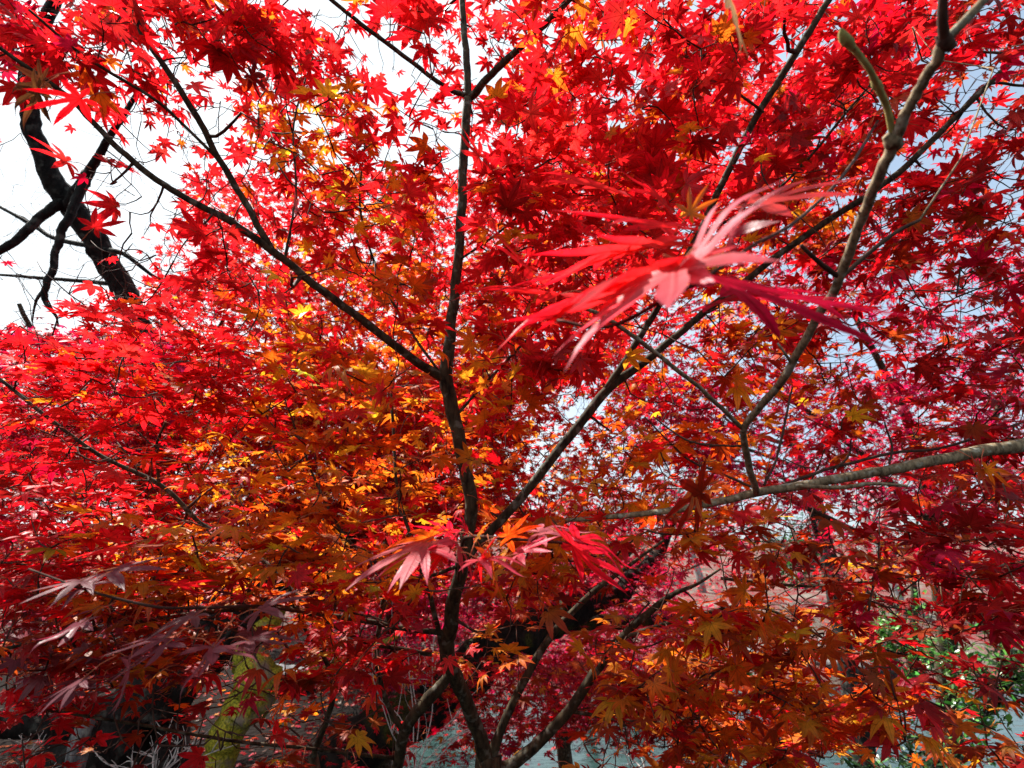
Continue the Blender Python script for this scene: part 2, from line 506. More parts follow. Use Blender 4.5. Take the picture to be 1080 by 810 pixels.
# ------------------------------------------------------------------ trees
class Tree:
    def __init__(s, name, loc, label, cat, group=None, twig_mat=None):
        s.root = empty(name, loc, label, cat, group)
        s.loc = np.array(loc, float)
        s.slim = 1.0; s.np_ = []; s.nr = []; s.twigs = []; s.L = Leaves(); s.twig_mat = twig_mat or M_TWIG
        s.owner = []

    def limb(s, pts, mat, name="limb", sides=12, steps=7, parent=None, lump=0.03, attach=True, wob=0.0, world=False, label=None):
        """pts: (px, py, depth, width in px) rows, or (x, y, z, radius) with world=True"""
        pts = np.array(pts, float)
        if world:
            P = pts[:, :3]; r = pts[:, 3]
        else:
            P = at(pts[:, 0], pts[:, 1], pts[:, 2]); r = pts[:, 3] / F * pts[:, 2] / 2 * s.slim
        path = catmull(P, steps)
        rad = np.exp(catmull(np.log(np.maximum(r, 1e-5))[:, None] * np.ones((1, 3)), steps)[:, 0])
        if wob > 0 and len(path) > 4:
            w = rng.normal(0, 1, path.shape) * wob
            w = (w + np.roll(w, 1, 0) + np.roll(w, -1, 0)) / 2
            w[0] = 0; w[-1] = 0
            path = path + w * rad[:, None]
        V, ff, tot = tube(path, rad, sides, lump)
        o = link_mesh(name, V, ff, tot, mat, parent or s.root, origin=path[0])
        if label: o['label'] = label
        if attach:
            for p, q in zip(path, rad):
                s.np_.append(p); s.nr.append(q); s.owner.append(-1)
        return o

    def grow(s, targets, kinds, per=6, size=0.036, tilt=0.35, spread=0.05, maxlen=1e9, stalk=True, wig=0.07):
        """twigs from the nearest wood to every target, with a spray of leaves at each"""
        targets = np.asarray(targets)
        base = np.array(s.np_)
        if len(base) > 3000:
            dmin = np.array([np.min(np.sum((base - p) ** 2, 1)) for p in targets])
        else:
            dmin = np.min(np.sum((targets[:, None] - base[None]) ** 2, -1), 1)
        order = np.argsort(dmin)
        cap = len(base) + 6 * len(targets)
        NP = np.empty((cap, 3)); NP[:len(base)] = base; n = len(base)
        OW = list(s.owner)
        for ti in order:
            p = targets[ti]
            d2 = np.sum((NP[:n] - p) ** 2, 1)
            j = int(np.argmin(d2)); a = NP[j].copy(); D = math.sqrt(d2[j])
            if D > maxlen:
                continue
            k = 5
            tt = np.linspace(0, 1, k)[:, None]
            path = a + (p - a) * tt
            bow = rng.normal(0, wig, 3) * D + np.array([0, 0, -0.05 * D])
            path = path + bow * np.sin(tt * math.pi) + rng.normal(0, 0.022, (k, 3)) * D * np.sin(tt * math.pi)
            tid = len(s.twigs)
            s.twigs.append([path, OW[j], 1, s.nr[j] if j < len(s.nr) else 0.002])
            for q in path[1:]:
                NP[n] = q; n += 1; OW.append(tid)
            # spray of leaves
            d = path[-1] - path[-3]
            d = d / (np.linalg.norm(d) + 1e-9)
            h = np.array([d[0], d[1], d[2] * 0.3]); h = h / (np.linalg.norm(h) + 1e-9)
            sidev = np.cross([0, 0, 1], h); sidev = sidev / (np.linalg.norm(sidev) + 1e-9)
            m = max(2, int(round(per * rng.uniform(0.7, 1.3))))
            tl = tilt[ti] if hasattr(tilt, '__len__') else tilt
            plane = np.array([0, 0, 1]) + rng.normal(0, tl * 0.7, 3)
            kk = kinds[ti]
            for q in range(m):
                b = q // 2
                sg = 1 if q % 2 else -1
                ang = R(rng.uniform(15, 50) + 24 * b) * sg
                dirv = h * math.cos(ang) + sidev * math.sin(ang) + np.array([0, 0, rng.normal(-0.05, 0.15)])
                nodep = path[-1] - d * (0.6 * spread * b) if b else path[-1]
                pet = spread * rng.uniform(0.35, 0.9)
                pos = nodep + dirv * pet + rng.normal(0, 0.1, 3) * spread
                nr = plane + rng.normal(0, tl, 3)
                tip = dirv + np.array([0, 0, rng.uniform(-0.7, 0.05)]) + rng.normal(0, 0.22, 3)
                s.L.add(pos, nr, tip, (size[ti] if hasattr(size, '__len__') else size) * rng.uniform(0.62, 1.3), random.choice(MIXES[kk]), nodep)
        s.np_ = list(NP[:n]); s.owner = OW
        s.nr = s.nr + [0.002] * (n - len(s.nr))

    def cull(s, keep):
        """drop leaves for which keep(P) is False"""
        A = np.array(s.L.pos)
        k = keep(A) | np.array(s.L.hero)
        for f in ('pos', 'nrm', 'tip', 'size', 'pal', 'node', 'curl', 'hero'):
            v = getattr(s.L, f)
            setattr(s.L, f, [x for x, q in zip(v, k) if q])

    def finish(s, parts=0, leafmat=None, near_hi=0.9, near_mid=2.6, crown="crown", sides=5, stalk_depth=1.6, rmax=0.006, r0=0.0009):
        # twig thickness from the number of twigs it carries
        for i in range(len(s.twigs) - 1, -1, -1):
            o = s.twigs[i][1]
            if o >= 0: s.twigs[o][2] += s.twigs[i][2]
        tb = Batch()
        for path, o, c, pr in s.twigs:
            ra = min(r0 * c ** 0.42 + 0.0004, rmax, max(pr * 0.8, 0.001))
            V, ff, tot = tube(path, np.linspace(ra, max(0.55 * ra, 0.0006), len(path)), sides)
            tb.add(V, ff, tot)
        if s.twigs:
            o = tb.build("twigs", s.twig_mat, s.root, s.loc); o['kind'] = 'stuff'
        if not s.L.pos:
            return
        A = s.L.arrays()
        P = A[0]
        px, py, dep = project(P + A[2] * A[4][:, None] * 0.45)
        n = len(P)
        part_ids = []
        if parts:
            # coarse depth buffer: which leaves show largest
            W, H = 270, 203
            buf = -np.ones((H, W), int)
            facing = np.abs(np.sum(A[1] * norm(P - CAM), -1)) * 0.8 + 0.2
            rp = A[4] / np.maximum(dep, .05) * F / 4 * 0.55 * np.sqrt(facing)
            for i in np.argsort(-dep):
                if dep[i] < 0.08: continue
                x, y, r = px[i] / 4, py[i] / 4, max(rp[i], 0.5)
                x0, x1, y0, y1 = int(x - r), int(x + r) + 1, int(y - r), int(y + r) + 1
                if x1 <= 0 or y1 <= 0 or x0 >= W or y0 >= H: continue
                buf[max(y0, 0):y1, max(x0, 0):x1] = i
            cnt = np.bincount(buf[buf >= 0].ravel(), minlength=n)
            cnt = cnt + 10000 * A[8]
            part_ids = list(np.argsort(-cnt)[:parts])
        isp = np.zeros(n, bool); isp[part_ids] = True
        var = rng.integers(0, 4, n)
        var = np.where(A[8], var % 2, var)
        lod = np.where(dep < near_hi, 0, np.where(dep < near_mid, 1, 2))
        lod[isp] = 0
        cb = Batch()
        for li, dt in enumerate(('hi', 'mid', 'far')):
            for v in range(4):
                idx = np.nonzero((lod == li) & (var == v) & ~isp)[0]
                if len(idx): cb.add(*leaf_geo(idx, A, PROTO[dt][v]))
        o = cb.build(crown, leafmat or M_LEAF, s.root, s.loc)
        o['kind'] = 'stuff'
        # stalks
        sb = Batch()
        for i in range(n):
            if dep[i] > stalk_depth and not isp[i]: continue
            a = A[6][i]; b = P[i]
            path = np.array([a, (a + b) / 2 + np.array([0, 0, 0.003]), b])
            V, ff, tot = tube(path, np.array([0.0007, 0.0005, 0.0005]), 4)
            if not isp[i]:
                sb.add(V, ff, tot)
            else:
                W_, F_, T_, C_, U_ = leaf_geo(np.array([i]), A, (HEROES if A[8][i] else PROTO['hi'])[var[i]])
                lo = link_mesh("leaf", W_, F_, T_, leafmat or M_LEAF, s.root, True, C_, U_, origin=b)
                link_mesh("leaf_stalk", V, ff, tot, M_STALK, lo, origin=a)
        if sb.V:
            o = sb.build("leaf_stalks", M_STALK, s.root, s.loc); o['kind'] = 'stuff'


def zone_targets(cells, jitter=1.0):
    """cells: (x0, y0, x1, y1, d0, d1, count, kind letters) in picture pixels and metres"""
    P = []; K = []
    for (x0, y0, x1, y1, d0, d1, n, kinds) in cells:
        n = int(n)
        if n <= 0: continue
        m_ = max(1, int(round(math.sqrt(n))))        # jittered grid: sprays spread evenly
        ix = (np.arange(n) % m_ + rng.uniform(0, 1, n)) / m_
        iy = ((np.arange(n) // m_) % m_ + rng.uniform(0, 1, n)) / m_
        x = x0 + (x1 - x0) * ix; y = y0 + (y1 - y0) * iy
        # even over the depth range, a little denser near the front
        d = d0 + (d1 - d0) * rng.uniform(0, 1, n) ** 1.25
        P.append(at(x, y, d)); K += [random.choice(kinds) for _ in range(n)]
    return np.vstack(P), K


def seg_mask(P, lines, extra):
    """True where a point hides one of the limbs (lines of px, py, depth, width)"""
    px, py, d = project(P)
    hid = np.zeros(len(P), bool)
    for ln in lines:
        ln = np.array(ln, float)
        for a, b in zip(ln[:-1], ln[1:]):
            v = b[:2] - a[:2]; L2 = max(v @ v, 1e-6)
            t = np.clip(((px - a[0]) * v[0] + (py - a[1]) * v[1]) / L2, 0, 1)
            dx = px - (a[0] + t * v[0]); dy = py - (a[1] + t * v[1])
            dd = a[2] + t * (b[2] - a[2]); ww = a[3] + t * (b[3] - a[3])
            hid |= (np.hypot(dx, dy) < ww / 2 + extra) & (d < dd + 0.02)
    return hid


# gaps where the photograph shows sky or background: (cx, cy, rx, ry, share of leaves kept)
GAPS = [
    (55, 215, 75, 85, 0.03), (30, 290, 55, 45, 0.03), (120, 265, 50, 50, 0.10), (190, 265, 30, 25, 0.3), (15, 150, 40, 40, 0.1),
    (420, 65, 50, 40, 0.45), (430, 140, 36, 30, 0.45), (360, 25, 30, 22, 0.45), (510, 95, 24, 30, 0.5),
    (615, 425, 28, 26, 0.25), (585, 470, 30, 20, 0.45), (565, 490, 18, 12, 0.4),
    (905, 370, 42, 18, 0.12), (890, 350, 24, 16, 0.1), (985, 300, 35, 25, 0.35), (1040, 110, 45, 40, 0.3), (1030, 320, 40, 20, 0.4),
    (830, 45, 22, 22, 0.3), (640, 70, 40, 30, 0.4), (660, 110, 50, 30, 0.4), (1000, 170, 40, 20, 0.45), (760, 15, 30, 20, 0.45),
    (820, 565, 35, 14, 0.3), (700, 510, 40, 22, 0.3), (920, 545, 80, 12, 0.5), (955, 640, 45, 28, 0.3), (970, 690, 60, 35, 0.3),
    (650, 790, 60, 28, 0.2), (580, 795, 35, 18, 0.25), (1000, 60, 38, 22, 0.35), (1060, 200, 22, 45, 0.4), (950, 100, 28, 18, 0.4), (870, 140, 22, 22, 0.5), (1055, 20, 30, 20, 0.4), (780, 740, 20, 20, 0.4), (930, 800, 60, 25, 0.25), (1030, 720, 60, 55, 0.35),
    (170, 790, 80, 50, 0.1), (150, 745, 60, 35, 0.3), (265, 655, 50, 22, 0.25), (262, 715, 36, 60, 0.12), (225, 790, 40, 30, 0.15), (60, 785, 70, 30, 0.25), (255, 745, 40, 60, 0.25), (400, 765, 80, 45, 0.3), (530, 690, 50, 40, 0.7), (330, 760, 40, 40, 0.5), (240, 650, 60, 20, 0.3),
    (890, 720, 25, 35, 0.35), (850, 620, 50, 20, 0.5),
]


def gap_keep(P, strength=1.0):
    px, py, d = project(P)
    keep = np.ones(len(P), bool)
    u = rng.uniform(0, 1, len(P))
    for cx, cy, rx, ry, k in GAPS:
        ins = ((px - cx) / rx) ** 2 + ((py - cy) / ry) ** 2 < 1 + 0.35 * np.sin(px * 0.11 + cy) * np.cos(py * 0.13)
        keep &= ~(ins & (u > k))
    return keep


# ================================================================== SETTING
def ground_h(x, y):
    near_edge = 4.2 + 5.0 * np.maximum(0, -x - 0.9) + 0.5 * np.sin(x * 0.7)
    far_edge = 17.5 + 0.12 * x + 0.7 * np.sin(x * 0.45) + 1.5 * np.maximum(0, -x - 4)
    h = -2.1 * (1 / (1 + np.exp(-(y - near_edge) * 1.6)))
    h = h + 2.6 * (1 / (1 + np.exp(-(y - far_edge - 1.2) * 0.55)))
    h = h + 0.09 * np.maximum(0, y - 22) * np.clip((y - 22) / 30, 0, 1) * np.exp(-np.maximum(0, y - 80) / 120)
    return h + 0.05 * np.sin(x * 1.9 + y) * np.cos(y * 1.3 - x * 0.6) - 0.02


gx = np.concatenate([np.linspace(-400, -31, 24), np.linspace(-30, 30, 121), np.linspace(31, 400, 24)])
gy = np.concatenate([np.linspace(-80, -5, 12), np.linspace(-4, 40, 120), np.linspace(42, 700, 40)])
GX, GY = np.meshgrid(gx, gy)
GV = np.stack([GX, GY, ground_h(GX, GY)], -1).reshape(-1, 3)
nx, ny = len(gx), len(gy)
ii = np.arange(ny - 1)[:, None] * nx + np.arange(nx - 1)[None]
GF = np.stack([ii, ii + 1, ii + 1 + nx, ii + nx], -1).reshape(-1, 4)
m, t, out = new_mat("leaf_litter_shaded_soil")
tcg = N(t, "ShaderNodeTexCoord")
n1 = N(t, "ShaderNodeTexNoise"); n1.inputs['Scale'].default_value = 0.55; n1.inputs['Detail'].default_value = 8
n2 = N(t, "ShaderNodeTexVoronoi"); n2.inputs['Scale'].default_value = 14
t.links.new(tcg.outputs['Object'], n1.inputs['Vector']); t.links.new(tcg.outputs['Object'], n2.inputs['Vector'])
ra = N(t, "ShaderNodeValToRGB")
ra.color_ramp.elements[0].position = 0.38; ra.color_ramp.elements[0].color = (0.065, 0.052, 0.042, 1)
ra.color_ramp.elements[1].position = 0.58; ra.color_ramp.elements[1].color = (0.13, 0.115, 0.10, 1)
t.links.new(n1.outputs['Fac'], ra.inputs['Fac'])
rb = N(t, "ShaderNodeValToRGB")
rb.color_ramp.elements[0].position = 0.25; rb.color_ramp.elements[0].color = (0.13, 0.02, 0.025, 1)
rb.color_ramp.elements[1].position = 0.8; rb.color_ramp.elements[1].color = (0.13, 0.055, 0.05, 1)
t.links.new(n2.outputs['Color'], rb.inputs['Fac'])
sx_ = N(t, "ShaderNodeSeparateXYZ"); t.links.new(tcg.outputs['Object'], sx_.inputs[0])
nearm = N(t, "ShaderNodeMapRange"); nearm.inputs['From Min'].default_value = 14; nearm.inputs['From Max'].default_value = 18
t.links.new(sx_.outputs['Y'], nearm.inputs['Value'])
n3 = N(t, "ShaderNodeTexNoise"); n3.inputs['Scale'].default_value = 1.7; n3.inputs['Detail'].default_value = 6
t.links.new(tcg.outputs['Object'], n3.inputs['Vector'])
mr = N(t, "ShaderNodeMapRange"); mr.inputs['From Min'].default_value = 0.42; mr.inputs['From Max'].default_value = 0.6
t.links.new(n3.outputs['Fac'], mr.inputs['Value'])
mxg = N(t, "ShaderNodeMix", data_type='RGBA')
t.links.new(mr.outputs[0], mxg.inputs['Factor']); t.links.new(ra.outputs[0], mxg.inputs['A']); t.links.new(rb.outputs[0], mxg.inputs['B'])
bpn = N(t, "ShaderNodeBump"); bpn.inputs['Strength'].default_value = 0.6; bpn.inputs['Distance'].default_value = 0.05
t.links.new(n2.outputs['Distance'], bpn.inputs['Height'])
pg = N(t, "ShaderNodeBsdfPrincipled"); pg.inputs['Roughness'].default_value = 0.95; pg.inputs['Specular IOR Level'].default_value = 0.05
soil = N(t, "ShaderNodeMix", data_type='RGBA', blend_type='MIX'); soil.inputs['A'].default_value = (0.007, 0.005, 0.004, 1)  # near bank darker than real soil: tree shade put into the colour
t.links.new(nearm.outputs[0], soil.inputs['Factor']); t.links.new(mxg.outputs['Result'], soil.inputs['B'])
t.links.new(soil.outputs['Result'], pg.inputs['Base Color']); t.links.new(bpn.outputs[0], pg.inputs['Normal'])
t.links.new(pg.outputs[0], out.inputs['Surface'])
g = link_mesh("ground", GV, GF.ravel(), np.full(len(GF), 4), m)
tag(g, kind='structure')

m, t, out = new_mat("stream_water")
tcw = N(t, "ShaderNodeTexCoord")
nw = N(t, "ShaderNodeTexNoise"); nw.inputs['Scale'].default_value = 2.2; nw.inputs['Detail'].default_value = 4
mpw = N(t, "ShaderNodeMapping"); mpw.inputs['Scale'].default_value = (0.5, 1.5, 1)
t.links.new(tcw.outputs['Object'], mpw.inputs['Vector']); t.links.new(mpw.outputs[0], nw.inputs['Vector'])
bw = N(t, "ShaderNodeBump"); bw.inputs['Strength'].default_value = 0.4; bw.inputs['Distance'].default_value = 0.05
t.links.new(nw.outputs['Fac'], bw.inputs['Height'])
pw = N(t, "ShaderNodeBsdfPrincipled"); pw.inputs['Base Color'].default_value = (0.016, 0.036, 0.034, 1)
pw.inputs['Roughness'].default_value = 0.07; pw.inputs['Specular IOR Level'].default_value = 0.3
t.links.new(bw.outputs[0], pw.inputs['Normal']); t.links.new(pw.outputs[0], out.inputs['Surface'])
wx = np.linspace(-120, 120, 25); wy = np.linspace(2, 40, 11)
WX, WY = np.meshgrid(wx, wy)
WV = np.stack([WX, WY, np.full_like(WX, -1.6)], -1).reshape(-1, 3)
ii = np.arange(10)[:, None] * 25 + np.arange(24)[None]
WF = np.stack([ii, ii + 1, ii + 26, ii + 25], -1).reshape(-1, 4)
wt = link_mesh("water", WV, WF.ravel(), np.full(len(WF), 4), m)
tag(wt, kind='structure')

# fallen leaves lying on the banks and floating on the water (too many to count)
FL = Leaves()
for k in range(9000):
    if k < 5200: x = rng.uniform(-7, 3); y = rng.uniform(1.2, 10)
    elif k < 6000: x = rng.uniform(-3, 9); y = rng.uniform(6, 16)
    else: x = rng.uniform(-8, 16); y = rng.uniform(16.5, 24)
    z = max(float(ground_h(np.array(x), np.array(y))) + 0.012, -1.592)
    a = rng.uniform(0, 6.28)
    fl = -1.6 < z < -1.58
    FL.add(np.array([x, y, z]), np.array([0, 0, 1]) + rng.normal(0, 0.03 if fl else 0.25, 3), np.array([math.cos(a), math.sin(a), 0.0]),
           rng.uniform(.035, .06) if y < 12 else rng.uniform(.06, .11), random.choice('RDDCTNNO'), None, curl=-0.05 if fl else rng.uniform(-.5, .2))
FL.node = [0] * len(FL.pos)
A = FL.arrays()
W_, F_, T_, C_, U_ = leaf_geo(np.arange(len(FL.pos)), A, PROTO['far'][0])
fo = link_mesh("fallen_leaves", W_, F_, T_, M_LEAF, None, True, C_, U_)
tag(fo, kind='stuff')
tag(fo, "red and brown maple leaves fallen on the stream banks", "leaf litter")

# rocks along the far bank
M_ROCK = bark_material("rock", (0.05, 0.05, 0.055), (0.17, 0.17, 0.17), 5, lichen=0.3, bump=0.9, dist=0.08, stretch=1)
import bmesh
rock_spots = [(3.6, 17.2, .9, "broad pale grey rock at the far water edge near the centre"),
              (7.4, 17.8, .7, "grey boulder at the far water edge right of the dark trunk"),
              (11.0, 18.4, 1.0, "large pale boulder farthest right along the stream bank"),
              (-3.2, 8.2, .4, "blue grey stone on the shaded bank left of the leaning trunks")]
for (x, y, r, lab) in rock_spots:
    bm = bmesh.new()
    bmesh.ops.create_icosphere(bm, subdivisions=4, radius=1)
    ph = rng.uniform(0, 6, 9)
    for v in bm.verts:
        c = v.co
        k = 1 + 0.16 * math.sin(2.3 * c.x + ph[0]) + 0.13 * math.sin(3.7 * c.y + ph[1]) + 0.10 * math.sin(5.1 * c.z + ph[2]) + 0.06 * math.sin(9 * c.x + 7 * c.y + ph[3])
        v.co = Vector((c.x * k * r * 1.5, c.y * k * r, c.z * k * r * 0.65))
    me = bpy.data.meshes.new("rock"); bm.to_mesh(me); bm.free()
    for p in me.polygons: p.use_smooth = True
    me.materials.append(M_ROCK)
    o = bpy.data.objects.new("rock", me); COL.objects.link(o)
    o.location = (x, y, float(ground_h(np.array(x), np.array(y))) + 0.1 * r)
    o.rotation_euler.z = rng.uniform(0, 6)
    tag(o, lab, "rock", "rocks along the stream")


# ================================================================== BACKGROUND TREES
def bare_tree(name, loc, h, r, label, cat, mat, levels=4, group=None, lean=(0, 0), seed=0, kids=4, tm=None):
    rs = np.random.default_rng(seed)
    root = empty(name, loc, label, cat, group)
    loc = np.array(loc, float)
    B = Batch(); TB = Batch()

    def rec(p, d, L, rad, lv):
        k = 6
        path = [p]
        q = p.copy(); dd = d.copy()
        for _ in range(k):
            dd = dd + rs.normal(0, 0.10, 3) + np.array([0, 0, 0.05]); dd /= np.linalg.norm(dd)
            q = q + dd * L / k; path.append(q.copy())
        path = np.array(path)
        rr = np.linspace(rad, rad * 0.5, k + 1)
        V, ff, tot = tube(path, rr, 9 if lv == 0 else (6 if lv < 2 else 4), 0.03 if lv == 0 else 0)
        (TB if lv == 0 else B).add(V, ff, tot)
        if lv < levels:
            for i in range(kids + (2 if lv == 0 else 0)):
                f = rs.uniform(0.35, 1.0)
                b = path[int(f * k)]
                a = rs.normal(0, 1, 3); a -= dd * (a @ dd); a /= np.linalg.norm(a)
                nd = dd * rs.uniform(0.5, 0.9) + a * rs.uniform(0.5, 0.9) + np.array([0, 0, 0.15]); nd /= np.linalg.norm(nd)
                rec(b, nd, L * rs.uniform(0.5, 0.75), rad * rs.uniform(0.35, 0.55), lv + 1)
    rec(loc - np.array([0, 0, 0.2]), np.array([lean[0], lean[1], 1.0]) / np.linalg.norm([lean[0], lean[1], 1]), h * 0.45, r, 0)
    TB.build("trunk", mat, root, loc)
    o = B.build("branches", tm or mat, root, loc); o['kind'] = 'stuff'
    return root


def gz(x, y): return float(ground_h(np.array(float(x)), np.array(float(y))))


M_FARBARK = bark_material("far_bark", (0.16, 0.15, 0.15), (0.30, 0.29, 0.28), 8, dist=0.01)
BT = [(-13, 12, 10, .16, "slender bare grey tree against white sky behind the dark bent trunk"),
      (-19, 20, 12, .2, "tall bare grey tree farthest left beyond the maples"),
      (9, 26, 13, .2, "bare grey tree on the far bank behind crimson leaves"),
      (16, 23, 12, .2, "bare pale tree at the right edge on the far bank"),
      (3.5, 30, 12, .18, "bare grey tree far beyond the stream near the middle"),
      (24, 34, 14, .22, "bare grey tree in the far right distance")]
for i, (x, y, h, r, lab) in enumerate(BT):
    bare_tree("bare_tree", (x, y, gz(x, y)), h, r, lab, "tree", M_FARBARK, 4, "bare trees in the distance", seed=20 + i)

# green evergreen bushes
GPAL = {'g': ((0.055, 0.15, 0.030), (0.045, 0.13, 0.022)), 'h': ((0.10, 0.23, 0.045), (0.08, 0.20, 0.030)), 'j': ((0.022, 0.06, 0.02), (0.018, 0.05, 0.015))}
PAL.update(GPAL)
OVAL = {}
for dt in ('hi', 'mid', 'far'):
    w = 0.2
    V = np.array([(0, 0, 0), (.3, -w, 0), (.65, -w * .9, 0), (1, 0, 0), (.65, w * .9, 0), (.3, w, 0), (.3, 0, 0), (.65, 0, 0)], float)
    ff = [0, 1, 6, 6, 1, 2, 7, 7, 2, 3, 7, 3, 4, 6, 7, 4, 5, 0, 6, 5]
    tot = [3, 4, 3, 3, 4, 3]
    UV = np.stack([V[:, 0], V[:, 1], 0 * V[:, 0]], 1)
    OVAL[dt] = (V, np.array(ff), np.array(tot), UV)


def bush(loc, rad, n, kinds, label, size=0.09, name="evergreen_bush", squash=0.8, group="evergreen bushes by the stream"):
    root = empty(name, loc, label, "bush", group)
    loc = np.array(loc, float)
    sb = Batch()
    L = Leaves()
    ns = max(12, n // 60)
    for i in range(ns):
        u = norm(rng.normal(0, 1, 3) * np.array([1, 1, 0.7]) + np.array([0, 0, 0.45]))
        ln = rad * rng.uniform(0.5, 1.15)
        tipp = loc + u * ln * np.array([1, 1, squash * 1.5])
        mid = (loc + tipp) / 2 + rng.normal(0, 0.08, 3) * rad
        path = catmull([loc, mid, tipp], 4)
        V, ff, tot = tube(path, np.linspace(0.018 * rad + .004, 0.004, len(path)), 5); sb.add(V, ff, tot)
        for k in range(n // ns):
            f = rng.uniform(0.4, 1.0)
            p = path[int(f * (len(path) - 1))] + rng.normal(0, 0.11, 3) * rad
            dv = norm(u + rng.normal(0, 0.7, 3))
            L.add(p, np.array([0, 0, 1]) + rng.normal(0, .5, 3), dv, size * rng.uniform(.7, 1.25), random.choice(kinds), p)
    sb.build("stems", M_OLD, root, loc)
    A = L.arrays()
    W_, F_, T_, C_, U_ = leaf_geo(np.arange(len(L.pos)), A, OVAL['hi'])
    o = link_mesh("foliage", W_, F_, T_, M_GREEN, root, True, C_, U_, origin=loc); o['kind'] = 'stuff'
    return root


def on_ray(px, py, d): return at(px, py, d)


p = at(955, 665, 6.5); bush((p[0], p[1], p[2] - .3), .62, 1100, 'ghh', "bright green leafy bush right of the dark trunk across the water", 0.10)
p = at(1050, 700, 4.5); bush((p[0], p[1], p[2] - .2), .62, 1200, 'ggh', "mid green glossy bush at the right edge beneath dark red leaves", 0.085)
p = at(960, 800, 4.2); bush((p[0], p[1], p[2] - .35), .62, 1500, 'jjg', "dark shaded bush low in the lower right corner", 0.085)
p = at(770, 690, 9); bush((p[0], p[1], p[2] - .3), .5, 600, 'gh', "small green bush half hidden behind the orange leaves", 0.10)
p = at(440, 500, 12); bush((p[0], p[1] + 8, gz(p[0], p[1] + 8) + 1.0), 2.4, 2600, 'ggj', "tall olive green evergreen far behind the central trunk", 0.22, "evergreen_tree", 1.1, "evergreens in the distance")
for (x, y, r_, lab) in [(-7, 27, 2.6, "round evergreen on the far bank left of the middle"), (7, 33, 3.0, "large round evergreen on the far bank right of the middle"), (16, 30, 2.6, "dim evergreen on the far bank near the right edge")]:
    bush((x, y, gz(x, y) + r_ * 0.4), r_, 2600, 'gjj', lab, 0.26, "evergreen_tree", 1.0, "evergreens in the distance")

# old dark bent tree, upper left
T = Tree("old_bent_tree", at(205, 640, 4.6) * np.array([1, 1, 0]) + np.array([0, 0, -0.3]), "old dark bent tree with rough bark against the white sky at upper left", "tree", twig_mat=M_OLD)
bx = T.loc
T.slim = 0.72
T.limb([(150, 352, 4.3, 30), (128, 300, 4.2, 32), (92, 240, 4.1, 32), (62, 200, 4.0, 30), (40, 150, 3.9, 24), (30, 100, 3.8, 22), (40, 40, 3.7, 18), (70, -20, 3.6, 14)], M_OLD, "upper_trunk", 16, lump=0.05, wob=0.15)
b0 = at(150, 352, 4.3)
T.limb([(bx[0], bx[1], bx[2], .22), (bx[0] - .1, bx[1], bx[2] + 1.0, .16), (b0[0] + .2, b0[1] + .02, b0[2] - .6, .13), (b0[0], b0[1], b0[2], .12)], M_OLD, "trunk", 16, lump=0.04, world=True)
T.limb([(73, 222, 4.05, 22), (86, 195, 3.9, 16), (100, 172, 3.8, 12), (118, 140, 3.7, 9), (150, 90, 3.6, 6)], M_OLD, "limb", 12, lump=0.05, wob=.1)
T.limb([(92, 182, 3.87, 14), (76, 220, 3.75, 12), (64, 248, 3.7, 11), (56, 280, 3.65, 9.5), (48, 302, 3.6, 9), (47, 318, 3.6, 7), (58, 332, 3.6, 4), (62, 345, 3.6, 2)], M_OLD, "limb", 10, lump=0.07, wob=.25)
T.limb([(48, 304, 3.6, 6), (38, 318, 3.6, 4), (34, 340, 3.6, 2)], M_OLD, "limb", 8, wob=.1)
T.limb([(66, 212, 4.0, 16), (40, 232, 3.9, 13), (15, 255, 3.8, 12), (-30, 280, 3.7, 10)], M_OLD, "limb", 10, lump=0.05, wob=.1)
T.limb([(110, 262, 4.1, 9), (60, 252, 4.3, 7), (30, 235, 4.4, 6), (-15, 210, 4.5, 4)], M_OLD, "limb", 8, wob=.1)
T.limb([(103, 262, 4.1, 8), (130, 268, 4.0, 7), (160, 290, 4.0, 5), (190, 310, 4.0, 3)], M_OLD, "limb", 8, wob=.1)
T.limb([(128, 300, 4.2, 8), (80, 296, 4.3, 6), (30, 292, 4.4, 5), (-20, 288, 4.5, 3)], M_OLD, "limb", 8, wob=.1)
rz = []
for _ in range(280):
    x = rng.uniform(-30, 210); y = rng.uniform(150, 350)
    rz.append(at(x, y, rng.uniform(3.7, 5.5)))
T.grow(rz, ['D'] * len(rz), per=2, size=0.001, maxlen=0.9)
T.L = Leaves()
T.finish(rmax=0.012, r0=0.0022)

# leaning trunks low in the picture
T = Tree("leaning_tree", at(180, 1000, 2.9), "thick dark leaning trunk rising to the right behind the central stems", "tree", "old leaning trunks")
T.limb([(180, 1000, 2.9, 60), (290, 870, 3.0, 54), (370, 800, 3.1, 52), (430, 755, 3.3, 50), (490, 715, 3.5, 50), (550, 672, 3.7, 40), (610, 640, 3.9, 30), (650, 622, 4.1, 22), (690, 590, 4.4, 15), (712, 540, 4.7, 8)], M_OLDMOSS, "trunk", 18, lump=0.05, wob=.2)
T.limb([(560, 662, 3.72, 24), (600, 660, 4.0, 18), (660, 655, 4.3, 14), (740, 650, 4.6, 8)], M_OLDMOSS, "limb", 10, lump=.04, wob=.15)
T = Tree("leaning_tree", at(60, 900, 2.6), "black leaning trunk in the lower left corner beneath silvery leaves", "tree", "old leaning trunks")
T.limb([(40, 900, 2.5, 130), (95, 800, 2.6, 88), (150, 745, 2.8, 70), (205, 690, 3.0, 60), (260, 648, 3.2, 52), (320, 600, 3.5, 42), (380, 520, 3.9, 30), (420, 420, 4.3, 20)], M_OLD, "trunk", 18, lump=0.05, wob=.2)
T.limb([(120, 770, 2.7, 30), (60, 770, 2.5, 24), (-40, 760, 2.3, 20)], M_OLD, "limb", 10, lump=.04, wob=.15)
